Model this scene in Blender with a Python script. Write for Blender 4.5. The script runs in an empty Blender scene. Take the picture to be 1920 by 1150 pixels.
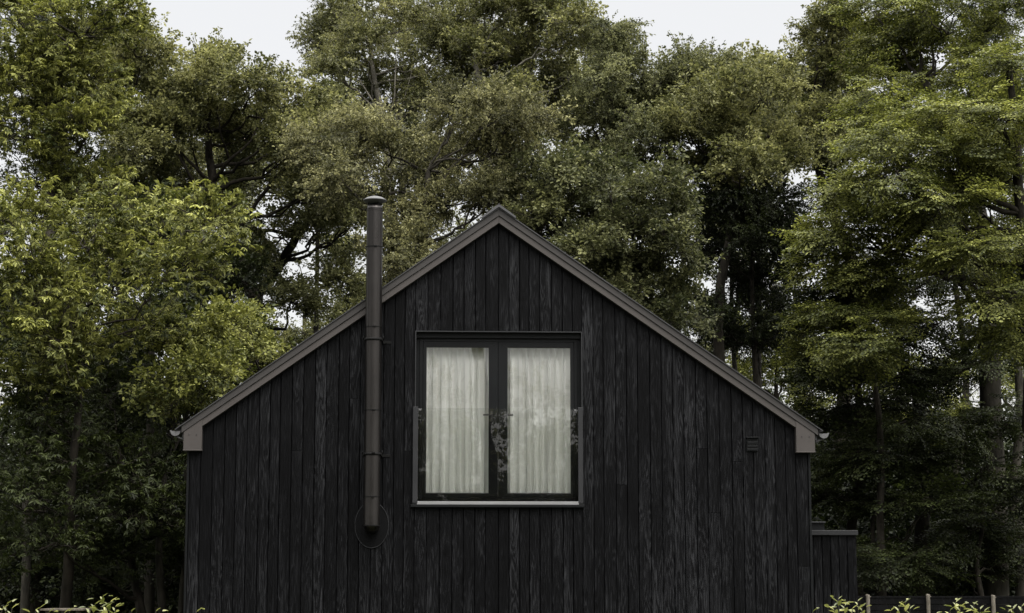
import bpy, bmesh, math, random
import numpy as np
from mathutils import Vector, Matrix

sc = bpy.context.scene
COL = sc.collection
R = math.radians
rng = np.random.default_rng(7)
random.seed(7)

# ------------------------------------------------------------------ camera
F_PX, W_PX, H_PX = 3620.0, 1920.0, 1150.0
CAM = Vector((-0.95, -24.5, 1.6))
PITCH, YAW = R(8.25), R(2.62)
cd = bpy.data.cameras.new('camera')
cam = bpy.data.objects.new('camera', cd)
COL.objects.link(cam)
cd.sensor_width = 36.0
cd.lens = 36.0 * F_PX / W_PX
cd.clip_end = 2000
cam.location = CAM
cam.rotation_euler = (R(90) + PITCH, 0, -YAW)
sc.camera = cam
_M = cam.rotation_euler.to_matrix()


def at(px, py, Y):
    """point of the world plane y=Y that stands at photograph pixel px,py"""
    d = _M @ Vector(((px - W_PX / 2) / F_PX, -(py - H_PX / 2) / F_PX, -1.0))
    t = (Y - CAM.y) / d.y
    return CAM + d * t


def ppm(Y):
    return F_PX / (Y - CAM.y)


# ------------------------------------------------------------------ light
SUN_EL, SUN_AZ = R(60), R(150)       # azimuth clockwise from +y: high, behind the camera and a little to its right
sun_dir = Vector((math.sin(SUN_AZ) * math.cos(SUN_EL), math.cos(SUN_AZ) * math.cos(SUN_EL), math.sin(SUN_EL)))
sd = bpy.data.lights.new('sun', 'SUN')
sd.energy = 2.3
sd.angle = R(25)
sd.color = (1.0, 0.96, 0.89)
sun = bpy.data.objects.new('sun', sd)
sun.rotation_euler = (-sun_dir).to_track_quat('-Z', 'Y').to_euler()
sun.location = (10, -30, 40)
COL.objects.link(sun)

world = bpy.data.worlds.new('World')
sc.world = world
world.use_nodes = True
nt = world.node_tree
for n in list(nt.nodes):
    nt.nodes.remove(n)
N = nt.nodes.new
L = nt.links.new
out = N('ShaderNodeOutputWorld')
sky = N('ShaderNodeTexSky')
sky.sky_type = 'NISHITA'
sky.sun_disc = False
sky.sun_elevation = SUN_EL
sky.sun_rotation = SUN_AZ
sky.dust_density = 4
bg_sky = N('ShaderNodeBackground')
bg_sky.inputs['Strength'].default_value = 0.03
L(sky.outputs[0], bg_sky.inputs[0])
tc = N('ShaderNodeTexCoord')
sep = N('ShaderNodeSeparateXYZ')
L(tc.outputs['Generated'], sep.inputs[0])
ramp = N('ShaderNodeMapRange')                       # overcast: bright zenith, paler horizon
ramp.inputs['From Min'].default_value = 0.34
ramp.inputs['From Max'].default_value = 1.0
ramp.inputs['To Min'].default_value = 0.59
ramp.inputs['To Max'].default_value = 3.6
L(sep.outputs['Z'], ramp.inputs[0])
dot = N('ShaderNodeVectorMath')
dot.operation = 'DOT_PRODUCT'
dot.inputs[1].default_value = sun_dir
L(tc.outputs['Generated'], dot.inputs[0])
glow = N('ShaderNodeMapRange')                       # the veiled sun brightens the cloud round it
glow.interpolation_type = 'SMOOTHSTEP'
glow.inputs['From Min'].default_value = 0.45
glow.inputs['From Max'].default_value = 1.0
glow.inputs['To Min'].default_value = 0.0
glow.inputs['To Max'].default_value = 2.4
L(dot.outputs['Value'], glow.inputs[0])
add = N('ShaderNodeMath')
add.operation = 'ADD'
L(ramp.outputs[0], add.inputs[0])
L(glow.outputs[0], add.inputs[1])
bg = N('ShaderNodeBackground')
bg.inputs['Color'].default_value = (1.0, 0.979, 0.948, 1)
L(add.outputs[0], bg.inputs['Strength'])
ads = N('ShaderNodeAddShader')
L(bg_sky.outputs[0], ads.inputs[0])
L(bg.outputs[0], ads.inputs[1])
L(ads.outputs[0], out.inputs[0])

sc.view_settings.view_transform = 'Standard'
sc.view_settings.look = 'None'
sc.view_settings.exposure = 0.45
sc.view_settings.gamma = 1.0
sc.cycles.max_bounces = 8
sc.cycles.diffuse_bounces = 3
sc.cycles.glossy_bounces = 3
sc.cycles.transmission_bounces = 6
sc.cycles.transparent_max_bounces = 12
sc.cycles.use_denoising = True


# ------------------------------------------------------------------ helpers
def tag(o, label=None, cat=None, group=None, kind=None):
    if label: o['label'] = label
    if cat: o['category'] = cat
    if group: o['group'] = group
    if kind: o['kind'] = kind
    return o


def empty(name, loc, label, cat, group=None):
    o = bpy.data.objects.new(name, None)
    o.empty_display_size = 0.3
    o.location = loc
    COL.objects.link(o)
    return tag(o, label, cat, group)


def link_mesh(name, me, mat, parent=None, origin=None):
    """verts are in world coordinates; origin moves the object's origin, parent keeps the world place"""
    o = bpy.data.objects.new(name, me)
    COL.objects.link(o)
    if mat: me.materials.append(mat)
    base = Vector((0, 0, 0))
    if parent is not None:
        o.parent = parent
        p = parent
        while p is not None:
            base += p.location
            p = p.parent
    if origin is not None:
        o.location = Vector(origin) - base
        me.transform(Matrix.Translation(-Vector(origin)))
    else:
        o.location = -base
    return o


class MB:
    """collects simple solids in world coordinates, builds them as ONE mesh"""
    def __init__(s):
        s.bm = bmesh.new()

    def box(s, x0, x1, y0, y1, z0, z1, bev=0.0):
        m = Matrix.Translation(((x0 + x1) / 2, (y0 + y1) / 2, (z0 + z1) / 2)) @ Matrix.Diagonal((abs(x1 - x0), abs(y1 - y0), abs(z1 - z0), 1))
        r = bmesh.ops.create_cube(s.bm, size=1, matrix=m)
        if bev:
            es = set(e for v in r['verts'] for e in v.link_edges)
            bmesh.ops.bevel(s.bm, geom=list(es), offset=bev, segments=2, profile=0.5, affect='EDGES')
        return s

    def prism(s, pts, y0, y1, bev=0.0):
        """polygon in x,z extruded from y0 to y1"""
        a = [s.bm.verts.new((p[0], y0, p[1])) for p in pts]
        b = [s.bm.verts.new((p[0], y1, p[1])) for p in pts]
        n = len(pts)
        fs = [s.bm.faces.new(a), s.bm.faces.new(list(reversed(b)))]
        for i in range(n):
            fs.append(s.bm.faces.new((a[i], b[i], b[(i + 1) % n], a[(i + 1) % n])))
        bmesh.ops.recalc_face_normals(s.bm, faces=fs)
        if bev:
            es = set(e for f in fs for e in f.edges)
            bmesh.ops.bevel(s.bm, geom=list(es), offset=bev, segments=2, profile=0.5, affect='EDGES')
        return s

    def tube(s, pts, rad, seg=10, caps=True):
        pts = [Vector(p) for p in pts]
        rads = rad if isinstance(rad, (list, tuple)) else [rad] * len(pts)
        rings = []
        for i, p in enumerate(pts):
            t = (pts[min(i + 1, len(pts) - 1)] - pts[max(i - 1, 0)]).normalized()
            u = t.cross(Vector((0.3, 1, 0.1))).normalized() if abs(t.y) < 0.9 else t.cross(Vector((1, 0, 0))).normalized()
            v = t.cross(u)
            rings.append([s.bm.verts.new(p + (u * math.cos(2 * math.pi * k / seg) + v * math.sin(2 * math.pi * k / seg)) * rads[i]) for k in range(seg)])
        for a, b in zip(rings, rings[1:]):
            for k in range(seg):
                f = s.bm.faces.new((a[k], a[(k + 1) % seg], b[(k + 1) % seg], b[k]))
                f.smooth = True
        if caps:
            s.bm.faces.new(list(reversed(rings[0])))
            s.bm.faces.new(rings[-1])
        return s

    def lathe(s, cx, cy, prof, seg=40, smooth=True):
        """prof: list of (radius, z), top to bottom or bottom to top"""
        rings = []
        for r, z in prof:
            rings.append([s.bm.verts.new((cx + r * math.cos(2 * math.pi * k / seg), cy + r * math.sin(2 * math.pi * k / seg), z)) for k in range(seg)])
        for a, b in zip(rings, rings[1:]):
            for k in range(seg):
                f = s.bm.faces.new((a[k], a[(k + 1) % seg], b[(k + 1) % seg], b[k]))
                f.smooth = smooth
        return s

    def build(s, name, mat, parent=None, origin=None):
        bmesh.ops.recalc_face_normals(s.bm, faces=s.bm.faces)
        me = bpy.data.meshes.new(name)
        s.bm.to_mesh(me)
        s.bm.free()
        return link_mesh(name, me, mat, parent, origin)


def np_mesh(name, verts, quads, tint=None):
    me = bpy.data.meshes.new(name)
    nv, nf = len(verts), len(quads)
    k = quads.shape[1]
    me.vertices.add(nv)
    me.vertices.foreach_set('co', np.ascontiguousarray(verts, dtype=np.float32).ravel())
    me.loops.add(nf * k)
    me.loops.foreach_set('vertex_index', np.ascontiguousarray(quads, dtype=np.int32).ravel())
    me.polygons.add(nf)
    me.polygons.foreach_set('loop_start', np.arange(0, nf * k, k, dtype=np.int32))
    if tint is not None:
        a = me.attributes.new('tint', 'FLOAT', 'POINT')
        a.data.foreach_set('value', np.ascontiguousarray(tint, dtype=np.float32))
    me.update(calc_edges=True)
    return me


# ------------------------------------------------------------------ materials
def new_mat(name):
    m = bpy.data.materials.new(name)
    m.use_nodes = True
    t = m.node_tree
    b = t.nodes['Principled BSDF']
    return m, t, b


def nd(t, typ, **kw):
    n = t.nodes.new(typ)
    for k, v in kw.items():
        if k in n.inputs:
            n.inputs[k].default_value = v
        else:
            setattr(n, k, v)
    return n


def math_n(t, op, a, b=None):
    n = t.nodes.new('ShaderNodeMath')
    n.operation = op
    for i, v in enumerate((a, b)):
        if v is None: continue
        if isinstance(v, (int, float)): n.inputs[i].default_value = v
        else: t.links.new(v, n.inputs[i])
    return n.outputs[0]


def metal(name, col, rough, spec=0.5, bump=0.15, metallic=0.0, spots=0.25):
    m, t, b = new_mat(name)
    c = nd(t, 'ShaderNodeTexCoord')
    n1 = nd(t, 'ShaderNodeTexNoise', Scale=3.0, Detail=6.0)
    t.links.new(c.outputs['Object'], n1.inputs['Vector'])
    mx = nd(t, 'ShaderNodeMix', data_type='RGBA')
    t.links.new(n1.outputs[0], mx.inputs[0])
    mx.inputs[6].default_value = tuple(v * (1 - spots) for v in col) + (1,)
    mx.inputs[7].default_value = tuple(v * (1 + spots) for v in col) + (1,)
    t.links.new(mx.outputs[2], b.inputs['Base Color'])
    mr = nd(t, 'ShaderNodeMapRange')
    mr.inputs['To Min'].default_value = rough - 0.08
    mr.inputs['To Max'].default_value = rough + 0.1
    t.links.new(n1.outputs[0], mr.inputs[0])
    t.links.new(mr.outputs[0], b.inputs['Roughness'])
    n2 = nd(t, 'ShaderNodeTexNoise', Scale=140.0, Detail=3.0)
    t.links.new(c.outputs['Object'], n2.inputs['Vector'])
    bp = nd(t, 'ShaderNodeBump', Strength=bump, Distance=0.002)
    t.links.new(n2.outputs[0], bp.inputs['Height'])
    t.links.new(bp.outputs[0], b.inputs['Normal'])
    b.inputs['Specular IOR Level'].default_value = spec
    b.inputs['Metallic'].default_value = metallic
    return m


def charred_wood():
    """charred vertical boards: contour grain, silvery ridges, per-board tone from the 'tint' attribute"""
    m, t, b = new_mat('charred_timber')
    c = nd(t, 'ShaderNodeTexCoord')
    at_ = nd(t, 'ShaderNodeAttribute', attribute_name='tint')
    offs = nd(t, 'ShaderNodeCombineXYZ')
    t.links.new(math_n(t, 'MULTIPLY', at_.outputs['Fac'], 37.0), offs.inputs[1])
    t.links.new(math_n(t, 'MULTIPLY', at_.outputs['Fac'], 91.0), offs.inputs[2])
    va = nd(t, 'ShaderNodeVectorMath', operation='ADD')
    t.links.new(c.outputs['Object'], va.inputs[0])
    t.links.new(offs.outputs[0], va.inputs[1])
    mp = nd(t, 'ShaderNodeMapping')
    mp.inputs['Scale'].default_value = (13.0, 1.0, 0.9)
    t.links.new(va.outputs[0], mp.inputs[0])
    nA = nd(t, 'ShaderNodeTexNoise', Scale=1.0, Detail=2.5, Roughness=0.45)
    t.links.new(mp.outputs[0], nA.inputs['Vector'])
    ring = math_n(t, 'SINE', math_n(t, 'MULTIPLY', nA.outputs[0], 85.0))
    ring = math_n(t, 'MULTIPLY', math_n(t, 'ADD', ring, 1.0), 0.5)
    mp2 = nd(t, 'ShaderNodeMapping')
    mp2.inputs['Scale'].default_value = (190.0, 20.0, 3.5)
    t.links.new(va.outputs[0], mp2.inputs[0])
    nB = nd(t, 'ShaderNodeTexNoise', Scale=1.0, Detail=5.0, Roughness=0.6)
    t.links.new(mp2.outputs[0], nB.inputs['Vector'])
    mp3 = nd(t, 'ShaderNodeMapping')
    mp3.inputs['Scale'].default_value = (3.0, 1.0, 0.5)
    t.links.new(va.outputs[0], mp3.inputs[0])
    nC = nd(t, 'ShaderNodeTexNoise', Scale=1.3, Detail=4.0)
    t.links.new(mp3.outputs[0], nC.inputs['Vector'])
    nD = nd(t, 'ShaderNodeTexNoise', Scale=55.0, Detail=4.0, Roughness=0.7)   # char flecks
    t.links.new(va.outputs[0], nD.inputs['Vector'])
    g = math_n(t, 'ADD', math_n(t, 'MULTIPLY', ring, 0.20), math_n(t, 'MULTIPLY', nB.outputs[0], 0.60))
    g = math_n(t, 'ADD', g, math_n(t, 'MULTIPLY', nC.outputs[0], 0.5))
    g = math_n(t, 'ADD', g, math_n(t, 'MULTIPLY', nD.outputs[0], 0.25))
    g = math_n(t, 'ADD', g, math_n(t, 'MULTIPLY', at_.outputs['Fac'], 0.10))
    cr = nd(t, 'ShaderNodeValToRGB')
    e = cr.color_ramp.elements
    e[0].position = 0.50
    e[0].color = (0.0006, 0.0006, 0.0007, 1)
    e[1].position = 1.0
    e[1].color = (0.0225, 0.0232, 0.0252, 1)
    k = e.new(0.78)
    k.color = (0.0026, 0.0027, 0.0032, 1)
    t.links.new(math_n(t, 'MULTIPLY', g, 0.90), cr.inputs[0])
    t.links.new(cr.outputs[0], b.inputs['Base Color'])
    h = math_n(t, 'ADD', math_n(t, 'MULTIPLY', ring, 0.5), nB.outputs[0])
    h = math_n(t, 'ADD', h, math_n(t, 'MULTIPLY', nD.outputs[0], 0.5))
    bp = nd(t, 'ShaderNodeBump', Strength=0.55, Distance=0.003)
    t.links.new(h, bp.inputs['Height'])
    t.links.new(bp.outputs[0], b.inputs['Normal'])
    b.inputs['Roughness'].default_value = 0.45
    b.inputs['Specular IOR Level'].default_value = 0.06
    return m


def leaf_mat(name, dark, light, trans=0.3, rough=0.55, spec=0.18):
    m, t, b = new_mat(name)
    a = nd(t, 'ShaderNodeAttribute', attribute_name='tint')
    cr = nd(t, 'ShaderNodeValToRGB')
    cr.color_ramp.elements[0].color = tuple(v * .75 for v in dark) + (1,)
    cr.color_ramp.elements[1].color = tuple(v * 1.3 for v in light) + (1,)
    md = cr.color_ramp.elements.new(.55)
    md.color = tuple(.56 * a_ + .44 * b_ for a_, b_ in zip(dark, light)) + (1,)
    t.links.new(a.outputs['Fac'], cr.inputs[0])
    t.links.new(cr.outputs[0], b.inputs['Base Color'])
    b.inputs['Roughness'].default_value = rough
    b.inputs['Specular IOR Level'].default_value = spec
    tr = nd(t, 'ShaderNodeBsdfTranslucent')
    hs = nd(t, 'ShaderNodeHueSaturation', Saturation=1.1, Value=1.5)
    t.links.new(cr.outputs[0], hs.inputs['Color'])
    t.links.new(hs.outputs[0], tr.inputs['Color'])
    mx = nd(t, 'ShaderNodeMixShader')
    mx.inputs[0].default_value = trans
    t.links.new(b.outputs[0], mx.inputs[1])
    t.links.new(tr.outputs[0], mx.inputs[2])
    t.links.new(mx.outputs[0], t.nodes['Material Output'].inputs[0])
    return m


def bark_mat(name, c0, c1, scale=9.0):
    m, t, b = new_mat(name)
    c = nd(t, 'ShaderNodeTexCoord')
    mp = nd(t, 'ShaderNodeMapping')
    mp.inputs['Scale'].default_value = (1.0, 1.0, 0.3)
    t.links.new(c.outputs['Object'], mp.inputs[0])
    n = nd(t, 'ShaderNodeTexNoise', Scale=scale, Detail=8.0, Roughness=0.65)
    t.links.new(mp.outputs[0], n.inputs['Vector'])
    cr = nd(t, 'ShaderNodeValToRGB')
    cr.color_ramp.elements[0].position = 0.35
    cr.color_ramp.elements[1].position = 0.68
    cr.color_ramp.elements[0].color = tuple(c0) + (1,)
    cr.color_ramp.elements[1].color = tuple(c1) + (1,)
    t.links.new(n.outputs[0], cr.inputs[0])
    t.links.new(cr.outputs[0], b.inputs['Base Color'])
    bp = nd(t, 'ShaderNodeBump', Strength=0.8, Distance=0.02)
    t.links.new(n.outputs[0], bp.inputs['Height'])
    t.links.new(bp.outputs[0], b.inputs['Normal'])
    b.inputs['Roughness'].default_value = 0.9
    b.inputs['Specular IOR Level'].default_value = 0.1
    return m


def glass_mat(name, refl=0.09, tint=(0.99, 0.995, 0.99)):
    m, t, b = new_mat(name)
    t.nodes.remove(b)
    tr = nd(t, 'ShaderNodeBsdfTransparent')
    tr.inputs[0].default_value = tuple(tint) + (1,)
    gl = nd(t, 'ShaderNodeBsdfGlossy', Roughness=0.004)
    c = nd(t, 'ShaderNodeTexCoord')
    n = nd(t, 'ShaderNodeTexNoise', Scale=1.6, Detail=1.0)
    t.links.new(c.outputs['Object'], n.inputs['Vector'])
    bp = nd(t, 'ShaderNodeBump', Strength=0.05, Distance=0.02)
    t.links.new(n.outputs[0], bp.inputs['Height'])
    t.links.new(bp.outputs[0], gl.inputs['Normal'])
    lw = nd(t, 'ShaderNodeFresnel', IOR=1.5)
    f = math_n(t, 'ADD', lw.outputs[0], refl - 0.04)
    mx = nd(t, 'ShaderNodeMixShader')
    t.links.new(f, mx.inputs[0])
    t.links.new(tr.outputs[0], mx.inputs[1])
    t.links.new(gl.outputs[0], mx.inputs[2])
    t.links.new(mx.outputs[0], t.nodes['Material Output'].inputs[0])
    return m


M = {
    'wood': charred_wood(),
    'barge': metal('brown_coated_metal', (0.026, 0.024, 0.023), 0.55, spec=0.25, spots=0.12),
    'barge_low': metal('pale_brown_coated_metal', (0.040, 0.0355, 0.0335), 0.5, spec=0.25, spots=0.15),
    'roof': metal('black_roof_sheet', (0.02, 0.02, 0.021), 0.4),
    'cap': metal('grey_ridge_metal', (0.045, 0.045, 0.047), 0.45, spec=0.3),
    'flue': metal('satin_flue_enamel', (0.040, 0.037, 0.0355), 0.30, spec=0.5, metallic=0.9, spots=0.12),
    'flue_dark': metal('black_rubber', (0.005, 0.005, 0.005), 0.6, spec=0.08),
    'frame': metal('black_window_aluminium', (0.005, 0.0055, 0.006), 0.4, spec=0.12, bump=0.05),
    'trim': metal('dark_trim_aluminium', (0.016, 0.0165, 0.018), 0.45, spec=0.2, bump=0.05),
    'silver': metal('bright_aluminium', (0.17, 0.17, 0.175), 0.4, metallic=0.2, bump=0.05),
    'zinc': metal('galvanised_gutter', (0.075, 0.075, 0.078), 0.5, spec=0.3),
    'plate': metal('grey_wall_plate', (0.0035, 0.0036, 0.004), 0.6, spec=0.05),
    'inner': metal('dim_plaster', (0.12, 0.115, 0.11), 0.9),
    'gasket': metal('window_gasket', (0.004, 0.004, 0.004), 0.7),
    'backing': metal('black_breather_membrane', (0.0015, 0.0015, 0.0016), 0.9, spec=0.02),
    'post': bark_mat('weathered_post_wood', (0.09, 0.08, 0.065), (0.20, 0.18, 0.15), 20.0),
    'greywood': bark_mat('weathered_grey_board', (0.07, 0.06, 0.05), (0.15, 0.135, 0.11), 14.0),
    'fence': bark_mat('black_stained_board', (0.001, 0.001, 0.001), (0.004, 0.004, 0.0045), 14.0),
    'glass': glass_mat('window_glass', 0.055),
    'glass2': glass_mat('balustrade_glass', 0.040, (0.985, 0.99, 0.985)),
    'bark': bark_mat('dark_bark', (0.009, 0.008, 0.006), (0.032, 0.028, 0.022)),
    'bark_grey': bark_mat('grey_beech_bark', (0.016, 0.0145, 0.012), (0.05, 0.046, 0.037)),
    'bark_pale': bark_mat('pale_limb_bark', (0.07, 0.066, 0.055), (0.19, 0.178, 0.15)),
}
LEAF = {
    'bright': leaf_mat('leaf_bright_green', (0.030, 0.040, 0.009), (0.190, 0.196, 0.055), .24),
    'olive': leaf_mat('leaf_olive', (0.035, 0.041, 0.014), (0.168, 0.167, 0.068), .34),
    'brown': leaf_mat('leaf_brownish', (0.040, 0.043, 0.018), (0.176, 0.170, 0.080), .34),
    'grey': leaf_mat('leaf_dull_green', (0.029, 0.035, 0.014), (0.136, 0.140, 0.062), .34),
    'dark': leaf_mat('leaf_shaded_green', (0.005, 0.008, 0.0028), (0.025, 0.032, 0.009), .24),  # shade of the understory and wood interior put into the leaf colour
    'yellow': leaf_mat('leaf_yellow_green', (0.030, 0.039, 0.009), (0.165, 0.174, 0.048), .30),
    'hedge': leaf_mat('leaf_hedge_shoot', (0.06, 0.075, 0.016), (0.27, 0.27, 0.10), 0.3, 0.35, 0.5),
}

# curtain cloth
m, t, b = new_mat('linen_curtain')
c = nd(t, 'ShaderNodeTexCoord')
wv = nd(t, 'ShaderNodeTexNoise', Scale=1.0, Detail=3.0)
mp = nd(t, 'ShaderNodeMapping')
mp.inputs['Scale'].default_value = (60, 60, 900)
t.links.new(c.outputs['Object'], mp.inputs[0])
t.links.new(mp.outputs[0], wv.inputs['Vector'])
cr = nd(t, 'ShaderNodeValToRGB')
cr.color_ramp.elements[0].color = (0.93, 0.925, 0.89, 1)
cr.color_ramp.elements[1].color = (0.97, 0.965, 0.94, 1)
t.links.new(wv.outputs[0], cr.inputs[0])
t.links.new(cr.outputs[0], b.inputs['Base Color'])
b.inputs['Roughness'].default_value = 0.95
b.inputs['Specular IOR Level'].default_value = 0.1
M['curtain'] = m

# ------------------------------------------------------------------ ground
m, t, b = new_mat('leaf_litter_and_grass')
c = nd(t, 'ShaderNodeTexCoord')
n1 = nd(t, 'ShaderNodeTexNoise', Scale=0.6, Detail=8.0)
t.links.new(c.outputs['Object'], n1.inputs['Vector'])
cr = nd(t, 'ShaderNodeValToRGB')
cr.color_ramp.elements[0].color = (0.018, 0.016, 0.010, 1)
cr.color_ramp.elements[1].color = (0.035, 0.045, 0.014, 1)
t.links.new(n1.outputs[0], cr.inputs[0])
t.links.new(cr.outputs[0], b.inputs['Base Color'])
b.inputs['Roughness'].default_value = 1.0
gm = np_mesh('ground', np.array([[-400, -300, 0], [400, -300, 0], [400, 600, 0], [-400, 600, 0]], dtype=float), np.array([[0, 1, 2, 3]]))
tag(link_mesh('ground', gm, m), 'dark ground of short grass and leaf litter under the trees', 'ground', kind='structure')

# ------------------------------------------------------------------ house
FY = 0.0                       # wall plane (board faces stand 22 mm in front of it)
BF = -0.022


def H(px, py, Y=BF):
    p = at(px, py, Y)
    return p.x, p.z


XL, XR = H(354.5, 900)[0], H(1515.5, 900)[0]
RX = H(935.5, 500)[0]
# line of the roof's outer top edge on each side, and the total depth of the verge trim below it
YB = -0.12
pk = H(935.5, 390, YB)
le = H(336, 800, YB)
re_ = H(1538, 805, YB)
sl = (pk[1] - le[1]) / (pk[0] - le[0])
sr = (pk[1] - re_[1]) / (re_[0] - pk[0])


def roof_z(x, off=0.0):
    return pk[1] - off - (sl * (pk[0] - x) if x < pk[0] else sr * (x - pk[0]))


house = empty('timber_house', (RX, 4.5, 0), 'black charred timber house with steep gable and tall flue, centre of the photo', 'house')
DEPTH = 9.0
# opening
ox0, oz1 = H(779, 621)
ox1 = H(1091, 621)[0]
oz0 = H(935, 947)[1]

# structural walls (behind the boards) with the opening left free
mb = MB()
zt = 0.10
TH = 0.20
mb.prism([(XL + .02, 0), (ox0, 0), (ox0, roof_z(ox0, zt)), (XL + .02, roof_z(XL, zt))], 0.0, TH)
mb.prism([(ox1, 0), (XR - .02, 0), (XR - .02, roof_z(XR, zt)), (ox1, roof_z(ox1, zt))], 0.0, TH)
mb.prism([(ox0, 0), (ox1, 0), (ox1, oz0), (ox0, oz0)], 0.002, TH)
mb.prism([(ox0, oz1), (ox1, oz1), (ox1, roof_z(ox1, zt)), (pk[0], roof_z(pk[0], zt)), (ox0, roof_z(ox0, zt))], 0.002, TH)
mb.box(XL + .02, XL + .2, TH, DEPTH, 0, roof_z(XL + .02, zt + .12))
mb.box(XR - .2, XR - .02, TH, DEPTH, 0, roof_z(XR - .02, zt + .12))
mb.prism([(XL + .2, 0), (XR - .2, 0), (XR - .2, roof_z(XR - .2, zt)), (pk[0], roof_z(pk[0], zt)), (XL + .2, roof_z(XL + .2, zt))], DEPTH - .2, DEPTH)
mb.build('wall', M['backing'], house)


# cladding boards
def cladding(name, x0, x1, yb, face, top, gaps, parent, seed, pitch=0.142, fixed=(), bottom=0.03, mat=None):
    rr = random.Random(seed)
    xs = sorted(set([x0, x1] + list(fixed)))
    cuts = []
    for a, b_ in zip(xs, xs[1:]):
        n = max(1, round((b_ - a) / pitch))
        ws = [rr.choice([1.0, 1.0, 1.0, 0.96, 1.05, 0.9, 1.1]) for _ in range(n)]
        s = sum(ws)
        p = a
        for w in ws:
            cuts.append((p, p + w * (b_ - a) / s))
            p += w * (b_ - a) / s
    verts, faces, tints = [], [], []

    def board(a, b_, za, zb, ta, tb, rel, tint):
        g, ch = rr.uniform(0.0022, 0.0048), 0.004
        y1 = yb + (face - yb) * 1.0 - rel
        prof = [(a + g, yb), (a + g, y1 + ch), (a + g + ch, y1), (b_ - g - ch, y1), (b_ - g, y1 + ch), (b_ - g, yb)]
        i0 = len(verts)
        nseg = 1
        for (x, y) in prof:
            u = (x - a) / (b_ - a)
            verts.append((x, y, za + (zb - za) * u))
        for (x, y) in prof:
            u = (x - a) / (b_ - a)
            verts.append((x, y, ta + (tb - ta) * u))
        for k in range(5):
            faces.append((i0 + k, i0 + k + 1, i0 + 7 + k, i0 + 6 + k))
        faces.append((i0 + 0, i0 + 1, i0 + 4, i0 + 5)); faces.append((i0 + 1, i0 + 2, i0 + 3, i0 + 4))
        faces.append((i0 + 6, i0 + 11, i0 + 10, i0 + 7)); faces.append((i0 + 7, i0 + 10, i0 + 9, i0 + 8))
        tints.extend([tint] * 12)

    for (a, b_) in cuts:
        segs = [(bottom, bottom, top(a), top(b_))]
        for (gx0, gx1, gz0, gz1) in gaps:
            if a > gx0 - 1e-4 and b_ < gx1 + 1e-4:
                segs = [(bottom, bottom, gz0, gz0), (gz1, gz1, top(a), top(b_))]
        for (za, zb, ta, tb) in segs:
            rel = rr.uniform(-0.0015, 0.003)
            # a few boards are pieced from two lengths
            if rr.random() < 0.13 and min(ta, tb) - za > 1.6:
                zj = rr.uniform(za + 0.6, min(ta, tb) - 0.5)
                board(a, b_, za, zb, zj - 0.002, zj - 0.002, rel, rr.uniform(.3,.7))
                board(a, b_, zj + 0.002, zj + 0.002, ta, tb, rel + rr.uniform(-.001, .001), rr.uniform(.3,.7))
            else:
                board(a, b_, za, zb, ta, tb, rel, rr.random())
    me = np_mesh(name, np.array(verts), np.array(faces), np.array(tints))
    for p in me.polygons: p.use_smooth = False
    return link_mesh(name, me, mat or M['wood'], parent)


cladding('cladding', XL, XR, -0.001, BF, lambda x: roof_z(x, 0.115), [(ox0, ox1, oz0, oz1)], house, 3, fixed=(ox0, ox1, pk[0]))
# corner boards
for xa, xb in ((XL - .03, XL - .002), (XR + .002, XR + .030)):
    mb = MB()
    mb.box(xa, xb, -0.035, 0.06, 0.03, roof_z(XL, .33), 0.003)
    mb.build('corner_board', M['frame'], house)
# side cladding (seen only from aside)
for xs_, s_ in ((XL, -1), (XR, 1)):
    mb = MB()
    k = 0.062
    while k < DEPTH - .1:
        xa, xb = (xs_ - .016, xs_ + .018) if s_ < 0 else (xs_ - .018, xs_ + .016)
        mb.box(xa, xb, k + .003, min(k + .139, DEPTH), 0.03, roof_z(xs_, .34), 0.0)
        k += 0.142
    mb.build('side_cladding', M['wood'], house)

# roof: two slabs, thin sheet on top, ridge cap
mb = MB()
for s_, xe, z_ in ((-1, le[0], le[1]), (1, re_[0], re_[1])):
    pts = [(pk[0], pk[1] - .012), (xe, z_ - .012), (xe, z_ - .09), (pk[0], pk[1] - .09)]
    mb.prism(pts, -0.06, DEPTH + .1)
roof = mb.build('roof', M['roof'], house)
mb = MB()
for s_, xe, z_ in ((-1, le[0] - .05, roof_z(le[0] - .05)), (1, re_[0] + .03, roof_z(re_[0] + .03))):
    pts = [(pk[0], pk[1] + .004), (xe, z_ + .004), (xe, z_ - .010), (pk[0], pk[1] - .010)]
    mb.prism(pts, YB - .025, DEPTH + .12)
mb.build('roof_sheet', M['roof'], roof)
mb = MB()
for s_ in (-1, 1):
    x = pk[0] + s_ * 0.215
    pts = [(pk[0], pk[1] + .046), (x, roof_z(x) + .034), (x, roof_z(x) + .006), (pk[0], pk[1] + .006)]
    mb.prism(pts, YB - .045, DEPTH + .14)
mb.tube([(pk[0], YB - .045, pk[1] + .042), (pk[0], DEPTH, pk[1] + .042)], 0.010, 8)
mb.build('ridge_cap', M['cap'], roof)

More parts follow.
